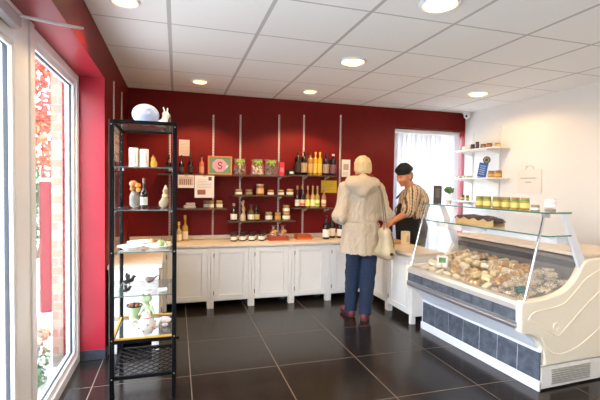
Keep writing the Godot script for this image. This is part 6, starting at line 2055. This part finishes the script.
	part(t, "loaf", lb, tint("loaf wrap", rgb(226, 212, 190), 0.5))
	for e in [[472, 0.028, 0.075, rgb(40, 32, 30), "small dark jar beside the pale loaf on the top shelf"], [476.5, 0.024, 0.10, rgb(60, 56, 48), "taller dark jar on the top white shelf"], [482.5, 0.036, 0.06, rgb(134, 92, 48), "brown jar next to the taller dark one"], [488.5, 0.036, 0.062, rgb(160, 96, 44), "orange-brown jar on the top white shelf"], [497, 0.034, 0.05, rgb(206, 176, 100), "pale yellow jar at the near end of the top shelf"]]:
		jar("shelf_jar", e[4], "jar", W.call(e[0], top), e[1], e[2], e[3], e[3].darkened(0.3), null)
	# middle shelf: blue sign with round badge, jars, low flat packs
	var my := 1.478
	t = thing("blue_sign", "slanted blue shelf sign with a round dark badge", "sign", W.call(481.5, my, 3.74), 0.0)
	t.rotation.y = -1.0
	var bs := MB.new()
	bs.t = Transform3D(Basis(Vector3.BACK, -0.16), Vector3(0, 0.012, 0))
	bs.box(Vector3(0.0, 0.09, 0), Vector3(0.11, 0.18, 0.008), 0.002)
	part(t, "board", bs, tint("sign blue", rgb(46, 92, 172), 0.45))
	for k in 5:
		var sl := MB.new()
		sl.t = bs.t
		sl.box(Vector3(-0.005, 0.035 + 0.026 * k, 0.0045), Vector3(0.07 - 0.01 * (k % 2), 0.008, 0.001))
		part(t, "printed_line", sl, tint("sign print", rgb(176, 200, 226), 0.5))
	var bd := MB.new()
	bd.t = Transform3D(Basis(Vector3.RIGHT, PI / 2), Vector3(0.06, 0.225, 0.002))
	bd.lathe([Vector2(0, -0.004), Vector2(0.045, -0.004), Vector2(0.047, 0.0), Vector2(0.045, 0.005), Vector2(0, 0.005)], 24)
	part(t, "badge", bd, tint("badge", rgb(70, 72, 62), 0.4), "round dark badge")
	var bi := MB.new()
	bi.t = Transform3D(Basis(Vector3.RIGHT, PI / 2), Vector3(0.06, 0.225, 0.0072))
	bi.lathe([Vector2(0.022, 0), Vector2(0.03, 0.001), Vector2(0.032, 0.0)], 20)
	part(t, "badge_ring", bi, tint("badge", rgb(170, 160, 120), 0.4))
	part(t, "stand", MB.new().box(Vector3(0, 0.006, 0), Vector3(0.09, 0.012, 0.05), 0.002), tint("sign blue", rgb(46, 92, 172), 0.45))
	for e in [[491.5, "amber jar beside the blue sign"], [498.5, "amber jar at the near end of the middle shelf"]]:
		jar("amber_jar", e[1], "jar", W.call(e[0], my), 0.042, 0.086, rgb(168, 118, 44), rgb(150, 116, 60), rgb(206, 170, 90))
	for e in [[460.5, "flat cream pack at the far end of the middle shelf"], [467.5, "flat cream pack next to the blue sign"]]:
		var fp := thing("flat_pack", e[1], "box", W.call(e[0], my), 0.0)
		part(fp, "pack", MB.new().box(Vector3(0, 0.016, 0), Vector3(0.10, 0.032, 0.085), 0.004), tint("card", rgb(196, 178, 150), 0.6))
		part(fp, "band", MB.new().box(Vector3(0, 0.016, 0), Vector3(0.102, 0.034, 0.02), 0.002), tint("card", rgb(120, 96, 70), 0.6))
	for e in [463.5, 468.5]:
		jar("dark_jar", "small dark olive jar with yellow label on the lowest white shelf", "jar", W.call(e, 1.175, 3.76), 0.026, 0.072, rgb(50, 46, 26), rgb(70, 62, 34), rgb(190, 180, 70), "olive jars on the lowest white shelf")
	# carrier-bag shaped notice on the white wall
	var n0 := px(518, 170, XR - 0.004)
	var n1 := px(541, 193.5, XR - 0.004)
	t = thing("paper_bag_notice", "pale carrier-bag shaped notice with a handle on the white wall", "notice", Vector3(XR - 0.001, n1.y, (n0.z + n1.z) * 0.5))
	var hz := absf(n0.z - n1.z) * 0.5
	var hh := n0.y - n1.y
	var np := tint("paper", rgb(234, 226, 216), 0.8)
	part(t, "sheet", MB.new().span(Vector3(-0.006, 0, -hz), Vector3(-0.001, hh, hz), 0.001), np)
	part(t, "handle", MB.new().tube([Vector3(-0.004, hh - 0.005, -0.06), Vector3(-0.006, hh + 0.04, -0.045), Vector3(-0.006, hh + 0.048, 0.0), Vector3(-0.006, hh + 0.04, 0.045), Vector3(-0.004, hh - 0.005, 0.06)], 0.006, 6), np)
	for k in 2:
		part(t, "printed_line", MB.new().span(Vector3(-0.0068, hh * (0.62 - 0.17 * k), -hz * (0.75 - 0.45 * k)), Vector3(-0.006, hh * (0.65 - 0.17 * k), hz * (0.6 - 0.4 * k))), tint("print", rgb(150, 140, 136), 0.8))
	# dark folded card and plant on the lit window side of the top glass
	var c0 := case_px(438, 201, 0.12)
	t = thing("table_card", "dark upright table card on the far end of the top glass", "card", case_t * Vector3(0.12, glass_y, -CASE_L + 0.06), -0.6)
	part(t, "board", MB.new().box(Vector3(0, 0.085, 0), Vector3(0.075, 0.17, 0.006), 0.002), tint("card", rgb(62, 48, 44), 0.6))
	part(t, "print_panel", MB.new().box(Vector3(0, 0.10, 0.0035), Vector3(0.038, 0.09, 0.001)), tint("card", rgb(96, 80, 72), 0.6))
	part(t, "foot", MB.new().box(Vector3(0, 0.003, 0), Vector3(0.055, 0.006, 0.04), 0.001), tint("card", rgb(62, 48, 44), 0.6))
	c0 = case_px(447, 203, 0.12)
	t = thing("potted_plant", "small green plant in a clear tapered vase on the top glass", "plant", case_t * Vector3(0.14, glass_y, c0.z))
	part(t, "vase", MB.new().lathe([Vector2(0, 0), Vector2(0.022, 0), Vector2(0.034, 0.10), Vector2(0.032, 0.10), Vector2(0.02, 0.005)], 20), glass("canister glass", Color.WHITE, 0.2))
	part(t, "filling", MB.new().lathe([Vector2(0, 0.004), Vector2(0.02, 0.004), Vector2(0.025, 0.04), Vector2(0, 0.042)], 16), tint("filling", rgb(206, 170, 150), 0.8))
	var lv := MB.new()
	leaves(lv, Vector3(0, 0.13, 0), Vector3(0.04, 0.03, 0.04), 70, 0.02)
	part(t, "leaves", lv, mats["green leaf"])
	part(t, "stem", MB.new().tube([Vector3(0, 0.03, 0), Vector3(0.003, 0.12, 0)], 0.003, 6), mats["deep green leaf"])
